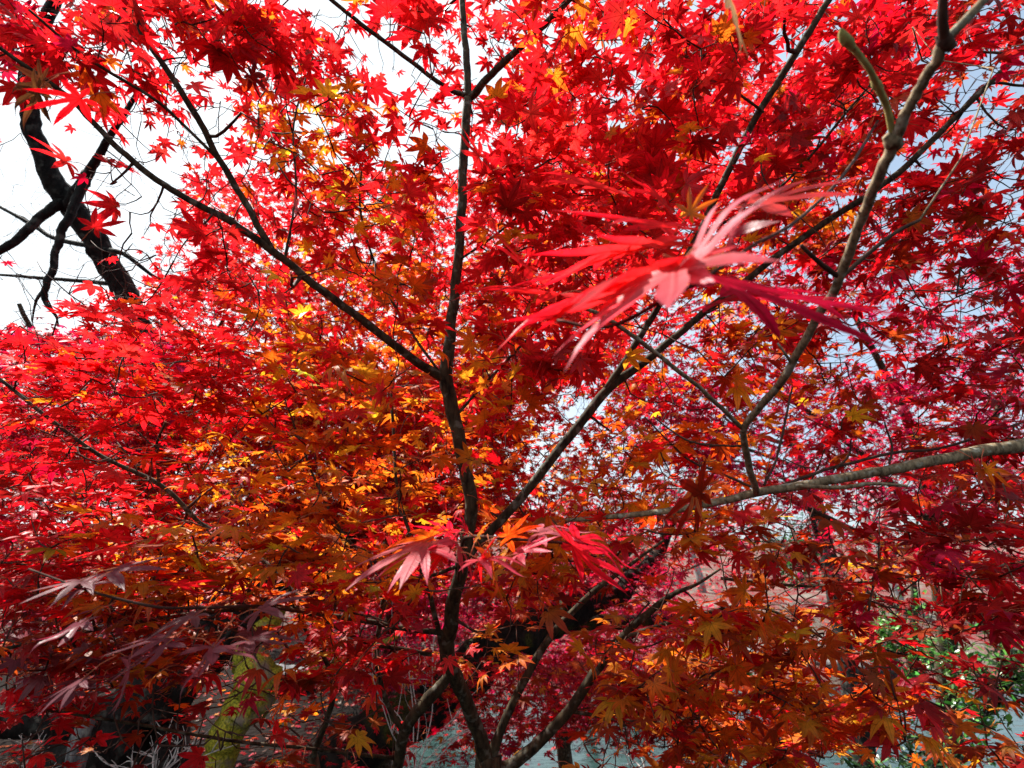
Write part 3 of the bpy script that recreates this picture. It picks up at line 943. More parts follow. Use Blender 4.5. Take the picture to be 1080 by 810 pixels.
T = Tree("leaning_tree", at(85, 860, 2.4), "grey barked stem standing in front of the black leaning trunk", "tree", "old leaning trunks")
T.limb([(70, 880, 2.3, 24), (82, 800, 2.3, 18), (92, 750, 2.35, 15), (98, 710, 2.4, 11), (110, 640, 2.6, 8)], M_GREY, "trunk", 14, lump=0.06, wob=.2)
T = Tree("mossy_tree", at(205, 890, 2.9), "pale trunk thick with yellow green moss in the lower left", "tree")
T.limb([(200, 890, 2.8, 42), (222, 810, 2.8, 34), (242, 768, 2.85, 36), (262, 735, 2.9, 44), (262, 700, 2.95, 36), (275, 670, 3.1, 26), (300, 620, 3.4, 18), (310, 560, 3.8, 12)], M_MOSS, "trunk", 18, lump=0.07, wob=.25)
T.limb([(262, 722, 2.9, 22), (300, 722, 3.0, 16), (335, 708, 3.1, 13), (375, 690, 3.2, 9), (420, 670, 3.3, 5)], M_MOSS, "limb", 12, lump=.06, wob=.2)

# dark trunk across the stream, right
b = at(893, 700, 8.0)
T = Tree("dark_tree", (b[0], b[1], -1.4), "dark upright trunk across the water between orange leaves and green bush", "tree", twig_mat=M_OLD)
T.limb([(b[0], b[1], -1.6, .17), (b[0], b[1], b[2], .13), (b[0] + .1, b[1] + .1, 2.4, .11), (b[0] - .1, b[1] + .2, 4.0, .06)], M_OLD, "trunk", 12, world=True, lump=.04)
for k in range(7):
    z = 1.2 + .4 * k
    a = rng.uniform(0, 6.28)
    q = np.array([b[0], b[1] + .1, z])
    e = q + np.array([math.cos(a) * 1.6, math.sin(a) * 1.6, .8])
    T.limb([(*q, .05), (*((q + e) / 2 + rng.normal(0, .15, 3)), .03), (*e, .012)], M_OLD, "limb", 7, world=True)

# background maples -------------------------------------------------
def far_maple(loc, trunk_px, cells, label, per, size, tilt, twig=M_TWIG, group="maples behind", spread=0.07, gaps=True, mat=M_BARK, name="maple_tree"):
    T = Tree(name, loc, label, "tree", group)
    for i, ln in enumerate(trunk_px):
        T.limb(ln, mat, "trunk" if i == 0 else "limb", 9, wob=.2)
    cells = [(*c[:6], c[6] * 2.3, c[7]) for c in cells]
    P, K = zone_targets(cells)
    T.grow(P, K, per=per, size=size, tilt=tilt, spread=spread, wig=0.1)
    if gaps: T.cull(gap_keep)
    T.finish(near_hi=0.1, near_mid=2.2, stalk_depth=0, rmax=0.016, r0=0.0016, sides=4)
    return T


far_maple(at(1010, 900, 5.2), [[(1010, 900, 5.2, 22), (1000, 700, 5.2, 18), (985, 560, 5.0, 14), (960, 450, 4.8, 10), (900, 330, 4.6, 5)],
                               [(985, 560, 5.0, 10), (900, 470, 4.6, 7), (800, 400, 4.4, 4)], [(985, 555, 5.0, 10), (1050, 440, 4.6, 7), (1090, 320, 4.4, 4)], [(990, 600, 5.1, 9), (860, 540, 4.7, 6), (720, 470, 4.6, 3)]],
          [(640, 270, 1100, 420, 3.4, 5.6, 330, 'CCM'), (660, 400, 1100, 540, 3.2, 5.6, 420, 'CCMM'), (640, 400, 760, 600, 3.4, 5.0, 150, 'CCr'), (760, 540, 1100, 620, 3.4, 5.4, 100, 'CCD')],
          "crimson maple with tiny distant leaves at middle right behind the grey branches", 7, 0.045, 0.4)
far_maple(at(60, 950, 4.4), [[(60, 950, 4.4, 24), (70, 700, 4.4, 18), (90, 520, 4.3, 14), (60, 400, 4.2, 8), (20, 320, 4.0, 4)],
                             [(88, 530, 4.3, 9), (180, 420, 4.2, 6), (240, 330, 4.2, 3)]],
          [(-40, 350, 200, 480, 3.0, 5.2, 400, 'CCMr'), (-40, 440, 400, 640, 3.2, 5.8, 900, 'rrCo'), (-40, 620, 330, 700, 3.4, 5.4, 130, 'rDC'), (160, 290, 340, 460, 3.4, 5.2, 260, 'Brr'), (150, 240, 240, 330, 3.6, 5.5, 40, 'rr')],
          "crimson maple at far left behind the layered red sprays", 7, 0.045, 0.35)
far_maple(at(590, 860, 5.5), [[(600, 880, 5.5, 20), (590, 760, 5.5, 14), (560, 690, 5.4, 9), (500, 620, 5.2, 5)], [(595, 790, 5.5, 9), (640, 700, 5.3, 7), (700, 640, 5.2, 4)]],
          [(330, 590, 720, 720, 3.8, 6.2, 620, 'CCMM'), (400, 690, 660, 775, 4.2, 6.0, 150, 'CDrM'), (560, 640, 780, 720, 4.6, 6.4, 130, 'MC'), (480, 760, 620, 800, 4.4, 6.0, 30, 'DC')],
          "magenta and crimson maple low over the stream behind the central stems", 7, 0.048, 0.35)
far_maple(at(740, 900, 3.2), [[(740, 900, 3.2, 18), (745, 800, 3.2, 12), (760, 740, 3.2, 9), (800, 690, 3.2, 4)], [(745, 800, 3.2, 8), (690, 740, 3.1, 5), (650, 735, 3.0, 3)]],
          [(640, 715, 760, 790, 2.4, 3.6, 60, 'DCD'), (700, 720, 900, 800, 2.4, 3.6, 110, 'DDC'), (320, 690, 680, 800, 2.3, 3.6, 170, 'rCrDo')],
          "low dark red maple spreading over the water in front of the far bank", 7, 0.042, 0.3)
far_maple(at(400, 900, 5.0), [[(400, 900, 5.0, 20), (410, 700, 4.8, 16), (430, 500, 4.6, 12), (440, 350, 4.5, 7), (450, 200, 4.4, 3)],
                              [(430, 520, 4.6, 8), (330, 400, 4.3, 5), (280, 300, 4.2, 3)], [(430, 480, 4.6, 8), (540, 360, 4.3, 5), (620, 280, 4.2, 3)]],
          [(300, 280, 660, 420, 2.9, 5.0, 420, 'BRroo'), (280, 400, 640, 560, 2.8, 5.0, 420, 'Rroo'), (200, 180, 700, 300, 3.0, 5.0, 330, 'BRr'), (280, 540, 640, 640, 3.0, 4.6, 200, 'roC'), (560, 60, 900, 280, 3.0, 5.0, 200, 'Rr'), (150, 370, 560, 570, 2.8, 5.0, 330, 'RroB'), (380, 400, 540, 560, 2.6, 4.6, 200, 'roB'), (150, 420, 460, 560, 3.0, 5.0, 300, 'oRo')],
          "bright red maple standing right behind the central forked maple", 7, 0.045, 0.4)

for (bx_, d_, x0, x1, lab) in [(250, 11.0, 60, 480, "crimson maple on the far bank left of the forked stems"), (620, 13.0, 440, 800, "deep red maple on the far bank straight across the stream"), (960, 15.0, 800, 1120, "dusky red maple on the far bank at the right")]:
    b = at(bx_, 660, d_)
    xm = (x0 + x1) / 2
    far_maple((b[0], b[1], gz(b[0], b[1])), [[(bx_, 720, d_, 9), (bx_ + 5, 640, d_, 7), (xm, 590, d_, 5), (xm + 10, 540, d_, 2)], [(bx_ + 3, 650, d_, 5), (x0 + 50, 590, d_, 2)], [(bx_ + 3, 645, d_, 5), (x1 - 50, 590, d_, 2)]],
              [(x0, 545, x1, 665, d_ - 1.5, d_ + 1.5, 170 if bx_ < 900 else 60, 'CCDr'), (x0 + 60, 520, x1 - 60, 560, d_ - 1.2, d_ + 1.2, 40, 'CCr')], lab, 8, 0.085, 0.4, spread=0.16)

# ================================================================== THE FORKED MAPLE
base = at(512, 800, 1.22)
MAPLE = Tree("forked_maple", (base[0], base[1] + 0.02, 0.0), "slender forked maple with scarlet and orange leaves filling the frame", "tree")
T = MAPLE
T.slim = 0.66
LIMBS = {
    'stem': [(513, 806, 1.22, 26), (500, 760, 1.20, 22), (484, 720, 1.18, 23), (472, 690, 1.16, 24), (475, 660, 1.15, 24), (482, 615, 1.14, 22), (492, 570, 1.14, 21), (497, 540, 1.15, 21), (488, 480, 1.17, 21), (476, 430, 1.19, 22),
             (471, 395, 1.20, 22), (476, 345, 1.23, 17), (482, 290, 1.27, 16), (487, 220, 1.31, 15), (490, 150, 1.35, 14.5), (494, 104, 1.38, 14)],
    'top': [(494, 106, 1.38, 13), (492, 60, 1.41, 11), (488, 10, 1.45, 10), (485, -60, 1.5, 8), (478, -140, 1.56, 5)],
    'topright': [(497, 102, 1.38, 13), (520, 76, 1.34, 11), (556, 43, 1.30, 10.5), (597, 2, 1.26, 10), (650, -60, 1.2, 8), (690, -130, 1.15, 4)],
    'topleft': [(490, 100, 1.38, 8), (470, 92, 1.36, 7.5), (430, 62, 1.32, 7), (390, 32, 1.28, 7), (350, 0, 1.24, 6.5), (300, -50, 1.2, 5)],
    'left': [(473, 402, 1.20, 16), (440, 382, 1.17, 14), (400, 352, 1.14, 13), (350, 314, 1.11, 12.5), (300, 274, 1.07, 12), (240, 232, 1.02, 11), (180, 200, 0.98, 10), (120, 152, 0.94, 9), (75, 105, 0.90, 8), (30, 72, 0.87, 7), (-30, 30, 0.83, 5)],
    'leftup': [(287, 264, 1.06, 11), (262, 220, 1.05, 10.5), (230, 165, 1.03, 10), (200, 110, 1.0, 9.5), (170, 65, 0.98, 9), (148, 30, 0.96, 8.5), (138, -10, 0.94, 8), (125, -70, 0.9, 5)],
    'right': [(490, 590, 1.14, 13), (522, 556, 1.16, 14), (560, 512, 1.19, 14.5), (600, 462, 1.22, 15), (640, 412, 1.25, 15), (690, 374, 1.27, 12), (735, 336, 1.28, 11), (800, 285, 1.28, 10.5), (870, 235, 1.27, 10), (940, 188, 1.26, 10), (1000, 132, 1.24, 9), (1080, 52, 1.2, 7), (1140, 0, 1.16, 4)],
    'rightup': [(640, 410, 1.25, 11), (672, 360, 1.25, 10.5), (702, 310, 1.24, 10.5), (735, 250, 1.22, 11), (775, 165, 1.20, 11), (805, 112, 1.18, 11), (840, 55, 1.15, 11), (878, -5, 1.12, 10), (920, -70, 1.08, 7)],
    'low1': [(515, 800, 1.22, 20), (530, 765, 1.24, 14), (548, 728, 1.26, 13), (580, 672, 1.3, 11.5), (617, 632, 1.33, 9), (650, 606, 1.36, 7), (700, 570, 1.4, 4)],
    'low2': [(520, 812, 1.22, 22), (550, 800, 1.24, 18), (597, 752, 1.26, 16), (632, 700, 1.27, 14.5), (656, 672, 1.27, 13), (702, 632, 1.27, 9), (735, 616, 1.25, 5), (760, 600, 1.23, 3)],
    'lowleft': [(478, 706, 1.17, 14), (455, 735, 1.16, 20), (432, 762, 1.17, 18), (422, 790, 1.19, 18), (418, 830, 1.22, 18)],
    'stub': [(413, 610, 1.03, 5), (430, 610, 1.05, 6), (456, 607, 1.1, 6), (480, 598, 1.13, 6)],
    'leftstem': [(426, 772, 1.17, 9), (412, 750, 1.17, 8.5), (400, 715, 1.16, 8.5), (398, 683, 1.15, 8), (403, 640, 1.14, 7.5), (410, 600, 1.13, 7), (388, 590, 1.12, 5), (360, 560, 1.1, 4.5), (330, 500, 1.1, 3.5), (300, 420, 1.1, 2.5)],
    'leftstem2': [(468, 692, 1.16, 9), (458, 645, 1.14, 8), (445, 600, 1.13, 7), (420, 520, 1.2, 5), (414, 440, 1.3, 5), (412, 390, 1.35, 3)],
    'horiz': [(470, 668, 1.15, 9), (430, 663, 1.12, 8.5), (380, 654, 1.08, 8), (320, 645, 1.03, 8), (280, 640, 1.0, 7.5), (200, 648, 0.94, 7), (110, 662, 0.88, 6.5), (40, 678, 0.84, 6), (-30, 690, 0.8, 5)],
    'horiz2': [(455, 690, 1.16, 7), (420, 684, 1.13, 6.5), (388, 678, 1.1, 6), (350, 660, 1.06, 5), (310, 640, 1.02, 4)],
    'midleft': [(330, 646, 1.04, 6), (285, 598, 1.1, 6.5), (246, 570, 1.12, 6.5), (211, 551, 1.12, 6.5), (168, 511, 1.12, 7), (102, 478, 1.1, 6), (40, 432, 1.07, 5.5), (0, 400, 1.05, 5), (-40, 370, 1.02, 4)],
    'midleftup': [(168, 512, 1.12, 4.5), (165, 470, 1.1, 4), (178, 433, 1.08, 3.5), (158, 400, 1.05, 3.2), (140, 362, 1.02, 2.5)],
    'dangle': [(330, 800, 1.25, 10), (352, 730, 1.22, 9), (340, 690, 1.2, 6), (320, 660, 1.17, 5), (300, 600, 1.15, 3)],
    'lower': [(420, 800, 1.2, 6), (330, 790, 1.05, 5), (250, 782, 0.98, 5), (150, 765, 0.9, 4.5), (60, 750, 0.85, 4)],
    'rightlow': [(600, 750, 1.26, 6), (680, 762, 1.22, 5), (740, 758, 1.18, 5), (800, 775, 1.15, 4), (870, 800, 1.1, 3)],
    'rightlow2': [(656, 672, 1.27, 7), (730, 650, 1.2, 6), (800, 640, 1.12, 5), (880, 680, 1.05, 4), (960, 730, 1.0, 3.5), (1050, 770, 0.95, 3)],
    'rightlow3': [(760, 610, 1.25, 5), (850, 618, 1.2, 4.5), (930, 612, 1.15, 4), (1020, 600, 1.1, 3.5), (1100, 590, 1.05, 3)],
    'upleft2': [(230, 168, 1.03, 5), (170, 110, 0.98, 5), (90, 60, 0.92, 5), (30, 10, 0.86, 4)],
    'mid1': [(480, 440, 1.19, 5), (520, 395, 1.17, 4.5), (570, 345, 1.14, 4), (610, 310, 1.1, 3)],
    'mid2': [(483, 275, 1.28, 4), (520, 250, 1.2, 4), (555, 222, 1.15, 3.5), (600, 200, 1.1, 2.5)],
    'mid3': [(465, 395, 1.2, 4.5), (430, 345, 1.28, 4.5), (400, 290, 1.35, 4), (380, 220, 1.4, 3.5), (385, 150, 1.45, 2.5)],
    'mid4': [(805, 118, 1.18, 4.5), (775, 95, 1.12, 4), (735, 55, 1.05, 3.5), (700, 20, 1.0, 2.5)],
    'mid5': [(735, 250, 1.22, 5), (820, 200, 1.15, 4.5), (900, 110, 1.1, 4), (960, 40, 1.05, 3)],
    'mid6': [(1000, 132, 1.24, 5), (1040, 90, 1.3, 4.5), (1080, 90, 1.32, 4), (1130, 80, 1.3, 3)],
    'mid7': [(300, 275, 1.07, 4), (312, 200, 1.15, 3.5), (310, 130, 1.2, 3), (330, 60, 1.25, 2.5)],
}
for nm, pts in LIMBS.items():
    nm2 = 'stem' if nm in ('stem', 'leftstem', 'leftstem2', 'lowleft', 'low1', 'low2') else 'limb'
    T.limb(pts, M_BARK, nm2, 14 if max(p[3] for p in pts) > 12 else 9, steps=8, lump=0.025, wob=0.12)
fk = at(515, 804, 1.22)
T.limb([(T.loc[0], T.loc[1], -0.1, .055), (T.loc[0], T.loc[1], .3, .042), (fk[0] - .005, fk[1], fk[2] - .25, .036), (fk[0], fk[1], fk[2] + .015, .031)], M_BARK, "trunk", 16, world=True, lump=.03)
f2 = at(418, 830, 1.22); f3 = at(330, 800, 1.25)
T.limb([(T.loc[0] - .02, T.loc[1], .05, .035), ((f2[0] + T.loc[0]) / 2, f2[1], .5, .028), (f2[0], f2[1], f2[2] - .15, .023), (f2[0], f2[1], f2[2] + .01, .021)], M_BARK, "stem", 12, world=True)
T.limb([(T.loc[0] - .04, T.loc[1], .05, .03), ((f3[0] + T.loc[0]) / 2, f3[1], .5, .022), (f3[0], f3[1], f3[2] + .005, .0118)], M_BARK, "stem", 10, world=True)

# foliage map: 12 x 9 cells of 90 px (with one ring outside the frame), letter = leaf mix, digit = density
ROWS_K = ["rrrRRRRRRrrrDD",
          "rrRRRRRBRRRrDD",
          "rrrRoRRBBRDDDD",
          "rrrRRoRBBRTDDD",
          "rrBBoORBBoDDDD",
          "rRBBoOoRoTTDDD",
          "rrRoOYOoYYDDDD",
          "rroYYoOOYYTDDD",
          "rPPPTroTGGGDDD",
          "rrTDTDDTTGGGTD",
          "rrDDTDDDTTGGDD"]
ROWS_N = ["12333322333322",
          "34776535567766",
          "31566457888766",
          "20367668999776",
          "12577666796555",
          "35776656655345",
          "46765555544334",
          "36766545676545",
          "36874334688756",
          "24332112688534",
          "11221111353322"]
cells = []
for r_ in range(11):
    for c_ in range(14):
        x0 = (c_ - 1) * 90; y0 = (r_ - 1) * 90
        n = int(ROWS_N[r_][c_]); k = ROWS_K[r_][c_]
        if y0 >= 540: d0, d1 = (0.72, 1.35)
        elif x0 < 270 and y0 > 300: d0, d1 = (0.85, 1.9)
        else: d0, d1 = (0.80, 2.5)
        if y0 < 180: d0, d1 = (0.85, 2.3)
        cells.append((x0, y0, x0 + 90, y0 + 90, d0, d1, n * (8.2 if y0 < 180 else 9.6) * (0.72 if x0 >= 540 and y0 < 260 else 1.0) * (0.6 if x0 >= 810 and y0 >= 600 else 0.8 if y0 >= 540 else 1.0) * (0.62 if x0 >= 720 and 260 < y0 < 600 else 1.0) * (1.0 if 0 < r_ < 10 and 0 < c_ < 13 else 0.25), k))
P, K = zone_targets(cells)
LN = [v for k, v in LIMBS.items() if k in ('stem', 'top', 'topright', 'topleft', 'left', 'leftup', 'right', 'rightup', 'low1', 'low2', 'lowleft')]
hid = seg_mask(P, LN, 26) & (rng.uniform(0, 1, len(P)) > 0.2)
P2 = P[~hid]; K2 = [k for k, h in zip(K, hid) if not h]
pxx, pyy, _ = project(P2)
T.grow(P2, K2, per=5.5, size=np.where(pyy < 230, 0.039, 0.035), tilt=np.where((pxx < 330) & (pyy > 320), 0.22, 0.36), spread=0.04)
T.cull(lambda A: gap_keep(A))
T.cull(lambda A: ~(seg_mask(A, LN, 11) & (rng.uniform(0, 1, len(A)) > 0.25)))
LN2 = [v for k, v in LIMBS.items() if k in ('midleft', 'midleftup', 'horiz', 'horiz2', 'leftstem', 'leftstem2', 'dangle', 'lower', 'mid1', 'mid5', 'upleft2', 'right', 'rightlow')]
T.cull(lambda A: ~(seg_mask(A, LN2, 7) & (rng.uniform(0, 1, len(A)) > 0.4)))
T.cull(lambda A: project(A)[2] > 0.55)


def sunny(A):
    """openings in the crown through which the sun reaches lower sprays"""
    keep = np.ones(len(A), bool)
    sv = np.array(sun_dir)
    for px_, py_, d_, r_, k_ in SUNNY:
        q = A - at(px_, py_, d_)
        al = q @ sv
        ra_ = np.linalg.norm(q - al[:, None] * sv, axis=1)
        keep &= ~((al > 0.07) & (ra_ < r_) & (rng.uniform(0, 1, len(A)) > k_))
    return keep


SUNNY = [(430, 578, .50, .10, .03), (520, 585, .50, .10, .03), (600, 580, .50, .09, .05), (720, 270, .30, .05, .2), (610, 270, .4, .06, .4),
         (120, 390, 1.0, .16, .4), (240, 340, 1.0, .16, .4), (330, 470, 1.2, .16, .4), (250, 480, 1.3, .15, .4), (400, 520, 1.3, .14, .4), (60, 470, 1.1, .14, .4), (560, 250, 1.2, .14, .45),
         (800, 650, 1.0, .10, .4), (880, 620, 1.0, .10, .45), (380, 400, 1.5, .15, .45), (690, 580, 1.1, .1, .45), (760, 690, 1.0, .14, .4), (900, 700, .95, .12, .4), (830, 590, 1.1, .12, .4), (1000, 640, 1.1, .12, .5), (960, 460, 2.5, .3, .5), (820, 430, 2.5, .3, .5), (180, 600, .9, .12, .45), (300, 560, 1.2, .17, .4), (220, 520, 1.1, .16, .4), (400, 470, 1.4, .18, .4), (350, 600, 1.1, .13, .4), (120, 530, 1.0, .13, .45), (700, 640, 1.1, .13, .4), (820, 720, 1.0, .13, .4), (420, 350, 1.6, .2, .5), (30, 400, .95, .13, .45), (960, 700, .9, .12, .5)]
SUNNY = SUNNY[:5] + [(a, b, c, r * 1.25, k * 0.55) for a, b, c, r, k in SUNNY[5:]]
T.cull(sunny)
T.cull(lambda A: ~(seg_mask(A, [[(1080, 468, .75, 14), (800, 520, .75, 9), (590, 549, .86, 6)]], 8) & (rng.uniform(0, 1, len(A)) > 0.2)))


def hero(T, b, tip, roll, pal, curl=0.25, side=None, stalk=None, size=None):
    """a leaf given by its base and tip (px, py, depth); roll in degrees turns it about its midrib"""
    # roll: degrees between the blade and the line of sight, positive when the upper face shows
    B = at(*b); E = at(*tip)
    tv = E - B; L = np.linalg.norm(tv); tv = tv / L
    vw = norm((B + E) / 2 - CAM); vw = vw - tv * (vw @ tv); vw = vw / np.linalg.norm(vw)
    pe = np.cross(tv, vw)
    if pe[2] < 0: pe = -pe
    n = pe * math.cos(R(roll)) - vw * math.sin(R(roll))
    st = B - tv * 0.03 + np.array([0, 0, 0.004]) if stalk is None else at(*stalk)
    T.L.add(B, n, tv, L if size is None else size, pal, st, curl, True)


# leaves close to the lens
tw = [(588, 338, .36, 5), (640, 345, .34, 6), (690, 322, .33, 7), (740, 296, .33, 7), (790, 262, .34, 6), (850, 225, .42, 5), (900, 170, .6, 5), (930, 120, 1.08, 4)]
T.limb(tw, M_TWIG, "branchlet", 8, steps=6, wob=.2)
nd = (712, 300, .33)
for b, e, ro, pal, cu in [
    ((712, 285, .265), (572, 381, .235), 14, 'W', .15), ((718, 285, .27), (806, 184, .25), 12, 'W', .1),
    ((690, 290, .31), (500, 332, .30), -5, 'B', .15),     ((690, 262, .40), (545, 264, .38), -6, 'B', .1), ((680, 300, .36), (520, 350, .34), -6, 'B', .1), ((700, 240, .42), (588, 214, .40), -8, 'R', .1), ((785, 300, .40), (905, 334, .40), -8, 'C', .1), ((800, 215, .36), (925, 172, .34), 14, 'B', .1), ((752, 292, .30), (955, 358, .30), -5, 'C', .1),
    ((770, 250, .36), (800, 225, .31), 36, 'C', .4), ((728, 225, .40), (748, 190, .39), 70, 'Y', .2),
    ((650, 270, .42), (520, 300, .42), -5, 'R', .15), ((640, 200, .55), (560, 170, .52), -5, 'B', .15),
    ((760, 320, .42), (870, 300, .42), -5, 'C', .15), ((590, 310, .5), (480, 300, .48), -5, 'R', .15),
    ((560, 285, .5), (500, 225, .5), -5, 'R', .15), ((700, 215, .48), (650, 165, .48), -5, 'R', .15)]:
    hero(T, b, e, ro, pal, cu, nd)
# the sunlit tuft in the middle
tw = [(484, 612, 1.12, 5), (486, 590, .85, 6), (488, 572, .66, 6), (500, 566, .58, 6), (560, 570, .55, 5), (620, 575, .55, 4)]
T.limb(tw, M_TWIG, "branchlet", 8, steps=6, wob=.2)
nd = (492, 571, .62)
for b, e, ro, pal, cu in [
    ((449, 572, .52), (361, 602, .46), 16, 'W', .3), ((453, 567, .54), (387, 571, .50), -30, 'O', .3), ((449, 579, .50), (401, 607, .45), 21, 'W', .4),
    ((474, 562, .55), (431, 549, .55), -24, 'H', .15), ((481, 572, .52), (498, 599, .47), 7, 'W', .3), ((474, 575, .52), (455, 596, .48), -10, 'H', .3),
    ((505, 566, .55), (513, 545, .57), 10, 'O', .2), ((505, 590, .49), (555, 596, .46), 15, 'W', .2), ((519, 592, .50), (528, 635, .46), 8, 'O', .3),
    ((511, 586, .50), (492, 612, .46), -15, 'R', .3), ((548, 584, .52), (591, 559, .52), 18, 'W', .2), ((535, 566, .55), (573, 549, .56), -35, 'O', .2),
    ((603, 575, .53), (679, 621, .48), -18, 'H', .15), ((608, 569, .55), (672, 588, .52), -18, 'H', .15), ((569, 562, .56), (629, 552, .56), 18, 'W', .2),
    ((466, 584, .52), (414, 588, .49), -35, 'H', .3), ((492, 559, .57), (481, 543, .58), -21, 'H', .15)]:
    hero(T, b, e, ro, pal, cu, nd)
# lower left leaves, their silvery sky sheen put into the colour
tw = [(320, 645, 1.03, 5), (280, 640, .8, 5), (230, 640, .62, 5), (170, 640, .52, 4.5), (100, 625, .5, 4), (30, 600, .5, 3)]
T.limb(tw, M_TWIG, "branchlet", 8, steps=6, wob=.2)
for b, e, ro, pal, cu in [
    ((223, 686, .46), (177, 744, .42), 12, 'P', .2), ((225, 682, .47), (275, 690, .45), 9, 'P', .2), ((175, 680, .46), (107, 718, .41), 13, 'P', .2),
    ((175, 673, .48), (95, 686, .44), 14, 'P', .2), ((263, 676, .52), (313, 672, .5), 13, 'P', .2), ((205, 650, .5), (145, 673, .47), 15, 'P', .2),
    ((85, 613, .5), (20, 630, .46), 13, 'P', .2), ((95, 618, .5), (60, 636, .46), 12, 'P', .2), ((115, 603, .55), (175, 593, .55), 15, 'P', .2),
    ((185, 618, .55), (240, 608, .55), -18, 'R', .15), ((85, 658, .5), (25, 688, .46), 13, 'P', .2), ((275, 643, .6), (335, 618, .6), 16, 'P', .2),
    ((135, 708, .5), (125, 753, .47), 6, 'P', .3), ((85, 718, .5), (35, 748, .47), 12, 'P', .3), ((125, 578, .6), (65, 588, .56), -14, 'R', .15)]:
    hero(T, b, e, ro, pal, cu)
# upper left and elsewhere
for b, e, ro, pal, cu in [
    ((85, 104, .5), (15, 112, .48), -33, 'B', .15), ((40, 95, .55), (0, 120, .52), -40, 'N', .3), ((45, 85, .58), (2, 95, .55), -50, 'N', .3),
    ((70, 170, .6), (35, 155, .6), -36, 'B', .15), ((505, 165, .75), (478, 132, .75), -30, 'B', .15), ((560, 120, .8), (600, 90, .8), -30, 'B', .15),
    ((100, 240, .7), (122, 215, .7), -55, 'R', .3), ((925, 690, .75), (955, 745, .72), -40, 'T', .2),
    ((1040, 495, .6), (1075, 515, .58), -40, 'O', .2), ((1035, 495, .6), (1030, 520, .58), -30, 'T', .2), ((740, 520, .6), (690, 545, .57), -40, 'T', .2), ((735, 515, .6), (720, 550, .58), -30, 'O', .2),
    ((300, 735, .8), (280, 770, .78), -20, 'O', .2), ((290, 765, .8), (310, 800, .78), -12, 'R', .15)]:
    hero(T, b, e, ro, pal, cu)
print('LEAVES', len(T.L.pos)); T.finish(parts=100)

# ================================================================== GREY-BARKED YOUNG MAPLE ENTERING FROM THE RIGHT
GREYM = Tree("grey_stemmed_maple", (1.25, 0.75, 0.0), "pale grey stemmed young maple reaching in from the right close to the lens", "tree", twig_mat=M_PALE)
T = GREYM
T.slim = 0.78
e0 = at(1080, 468, .75); e1 = at(1180, 450, .8)
T.limb([(1.25, .75, -.1, .045), (1.22, .74, .6, .035), (1.12, .78, 1.2, .026), (e1[0], e1[1], e1[2], .016)], M_PALE, "trunk", 14, world=True, lump=.03)
T.limb([(1180, 450, .80, 21), (1080, 468, .75, 18), (1010, 481, .74, 15), (950, 493, .74, 13.5), (880, 506, .74, 12), (800, 520, .75, 11), (720, 537, .78, 9), (650, 545, .82, 7), (590, 549, .86, 5)], M_PALE, "limb", 14, lump=.035, wob=.15)
rb_ = T.limb([(798, 520, .74, 9), (789, 485, .70, 9), (785, 452, .66, 9), (812, 418, .62, 10), (836, 382, .58, 10.5), (862, 335, .54, 11), (886, 293, .50, 12), (908, 232, .46, 13), (926, 190, .43, 14), (943, 148, .41, 15),
              (962, 108, .39, 13.5), (985, 66, .37, 14), (996, 42, .36, 15)], M_PALE, "limb", 14, lump=.03, wob=.15)
T.limb([(996, 44, .36, 13), (994, 15, .35, 12), (997, -30, .34, 11), (1005, -90, .33, 8)], M_TWIG, "limb", 12, lump=.02)
T.limb([(997, 42, .36, 12), (1015, 25, .355, 12), (1045, -8, .35, 11), (1090, -60, .34, 8)], M_PALE, "limb", 12, lump=.02)
gt = T.limb([(942, 146, .41, 9), (936, 115, .40, 8), (926, 92, .39, 9), (915, 70, .38, 7.5), (898, 48, .375, 8)], M_GREENTWIG, "bud_twig", 12, lump=.03)
T.limb([(900, 52, .375, 8), (896, 46, .374, 13), (891, 41, .373, 14), (888, 35, .372, 10), (887, 30, .371, 4)], M_GREENTWIG, "bud", 12, parent=None, lump=.02)
T.limb([(929, 96, .392, 8), (925, 90, .39, 12), (921, 84, .388, 8)], M_GREENTWIG, "bud", 12, lump=.02)
T.limb([(949, 155, .412, 12), (941, 149, .41, 22), (934, 143, .409, 10)], M_PALE, "knot", 12, lump=.05)
T.limb([(1005, 52, .36, 12), (997, 44, .36, 19), (990, 36, .36, 11)], M_TWIG, "knot", 12, lump=.05)
T.limb([(886, 293, .50, 7), (868, 280, .49, 7), (848, 262, .48, 5), (845, 258, .48, 4)], M_TWIG, "limb", 10)
T.limb([(888, 292, .50, 6), (915, 268, .5, 6), (945, 245, .5, 5.5), (970, 232, .5, 4)], M_TWIG, "limb", 10)
T.limb([(784, 452, .66, 6.5), (750, 420, .64, 6), (705, 383, .62, 6), (665, 352, .6, 6), (635, 333, .58, 5.5), (606, 321, .57, 4)], M_PALE, "limb", 10, wob=.15)
T.limb([(835, 384, .58, 4), (826, 370, .57, 3.5), (820, 362, .57, 3)], M_PALE, "limb", 8)
T.limb([(838, 512, .74, 5), (880, 514, .72, 5.5), (920, 510, .71, 5), (957, 492 + 21, .7, 3.5)], M_PALE, "limb", 9, wob=.2)
T.limb([(820, 514, .75, 4.5), (870, 496, .8, 4), (930, 480, .85, 4), (1000, 470, .9, 3.5), (1080, 445, .95, 3)], M_TWIG, "limb", 8, wob=.3)
T.limb([(806, 512, .74, 3.5), (820, 480, .76, 3.5), (830, 430, .78, 3), (836, 408, .79, 2.5)], M_TWIG, "limb", 8, wob=.3)
T.limb([(882, 494, .80, 3), (895, 480, .81, 3), (898, 463, .81, 2)], M_TWIG, "limb", 8, wob=.3)
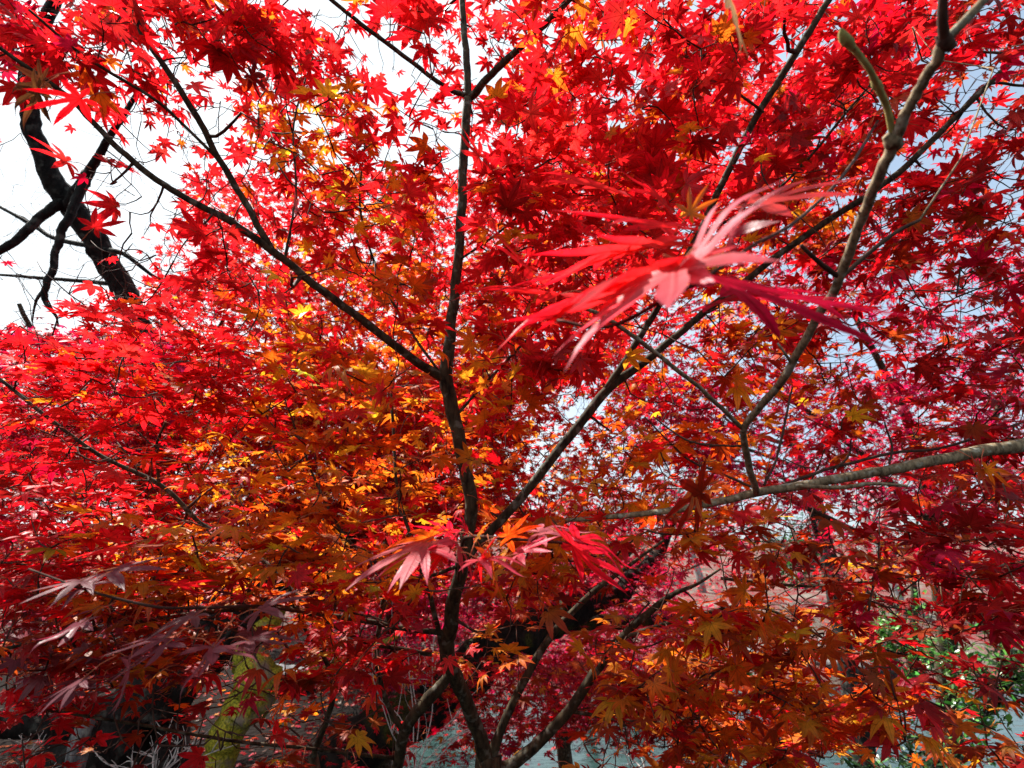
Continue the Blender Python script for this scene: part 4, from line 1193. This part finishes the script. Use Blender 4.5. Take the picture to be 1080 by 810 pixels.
T.limb([(938, 489, .74, 3), (940, 472, .75, 3), (933, 445, .75, 2.2)], M_TWIG, "limb", 8, wob=.3)
T.limb([(788, 470, .69, 3.5), (760, 470, .72, 3), (720, 462, .75, 3), (690, 440, .78, 2)], M_TWIG, "limb", 8, wob=.3)
T.limb([(800, 516, .75, 4), (760, 500, .8, 3.5), (720, 480, .85, 3), (680, 440, .9, 2)], M_TWIG, "limb", 8, wob=.3)
cl = [(960, 460, 1100, 560, .95, 1.6, 20, 'DDT'), (1000, 540, 1100, 700, .9, 1.5, 24, 'DDr'), (880, 560, 1010, 640, 1.0, 1.6, 14, 'DT'), (960, 0, 1100, 90, .9, 1.5, 10, 'D')]
P, K = zone_targets(cl)
T.grow(P, K, per=5, size=0.041, tilt=.35, spread=.045)
T.cull(gap_keep)
hero(T, (768, -5, .33), (782, 56, .32), 6, 'S', .05, stalk=(770, -40, .34))
T.finish(parts=20, r0=.0008)

# ================================================================== BARE SHRUBS
def twig_shrub(loc, h, label, n, seed, spread=0.8, mat=M_DEAD, rad=0.004):
    rs = np.random.default_rng(seed)
    root = empty("bare_shrub", loc, label, "shrub", "bare pale shrubs")
    loc = np.array(loc, float)
    for i in range(n):
        d = norm(np.array([rs.normal(0, spread), rs.normal(0, spread * .6), 1.0]))
        L = h * rs.uniform(.6, 1.1)
        pts = [loc]
        q = loc.copy()
        for k in range(5):
            d = norm(d + rs.normal(0, .22, 3)); q = q + d * L / 5; pts.append(q.copy())
        B = Batch()
        V, ff, tot = tube(catmull(pts, 3), np.linspace(rad, rad * .35, 16), 5); B.add(V, ff, tot)
        for k in range(7):
            j = rs.integers(1, 5); e = norm(d + rs.normal(0, .75, 3))
            a = pts[j]; l2 = L * rs.uniform(.15, .4)
            pp = [a, a + e * l2 * .5 + rs.normal(0, .05, 3) * l2, a + e * l2]
            V, ff, tot = tube(catmull(pp, 3), np.linspace(rad * .6, rad * .2, 7), 4); B.add(V, ff, tot)
        B.build("stem", mat, root, pts[0])
    return root


p = at(165, 800, 2.3); twig_shrub((p[0], p[1], p[2] - .1), .42, "pale bare shrub between the black trunk and mossy trunk", 9, 3, .9)
p = at(20, 815, 1.9); twig_shrub((p[0], p[1], p[2] - .05), .22, "white bare twigs in the bottom left corner", 7, 5, 1.0, rad=.003)
p = at(690, 830, 5.0); twig_shrub((p[0], p[1], p[2] - .2), .95, "white bare branches spreading over the stream at the bottom centre", 12, 8, 1.6, rad=.008)
p = at(440, 800, 2.2); twig_shrub((p[0], p[1], p[2] - .1), .65, "thin bare stems crossing behind the central stem", 8, 11, .45, rad=.003)

for o in bpy.data.objects:
    if '_w' in o: del o['_w']
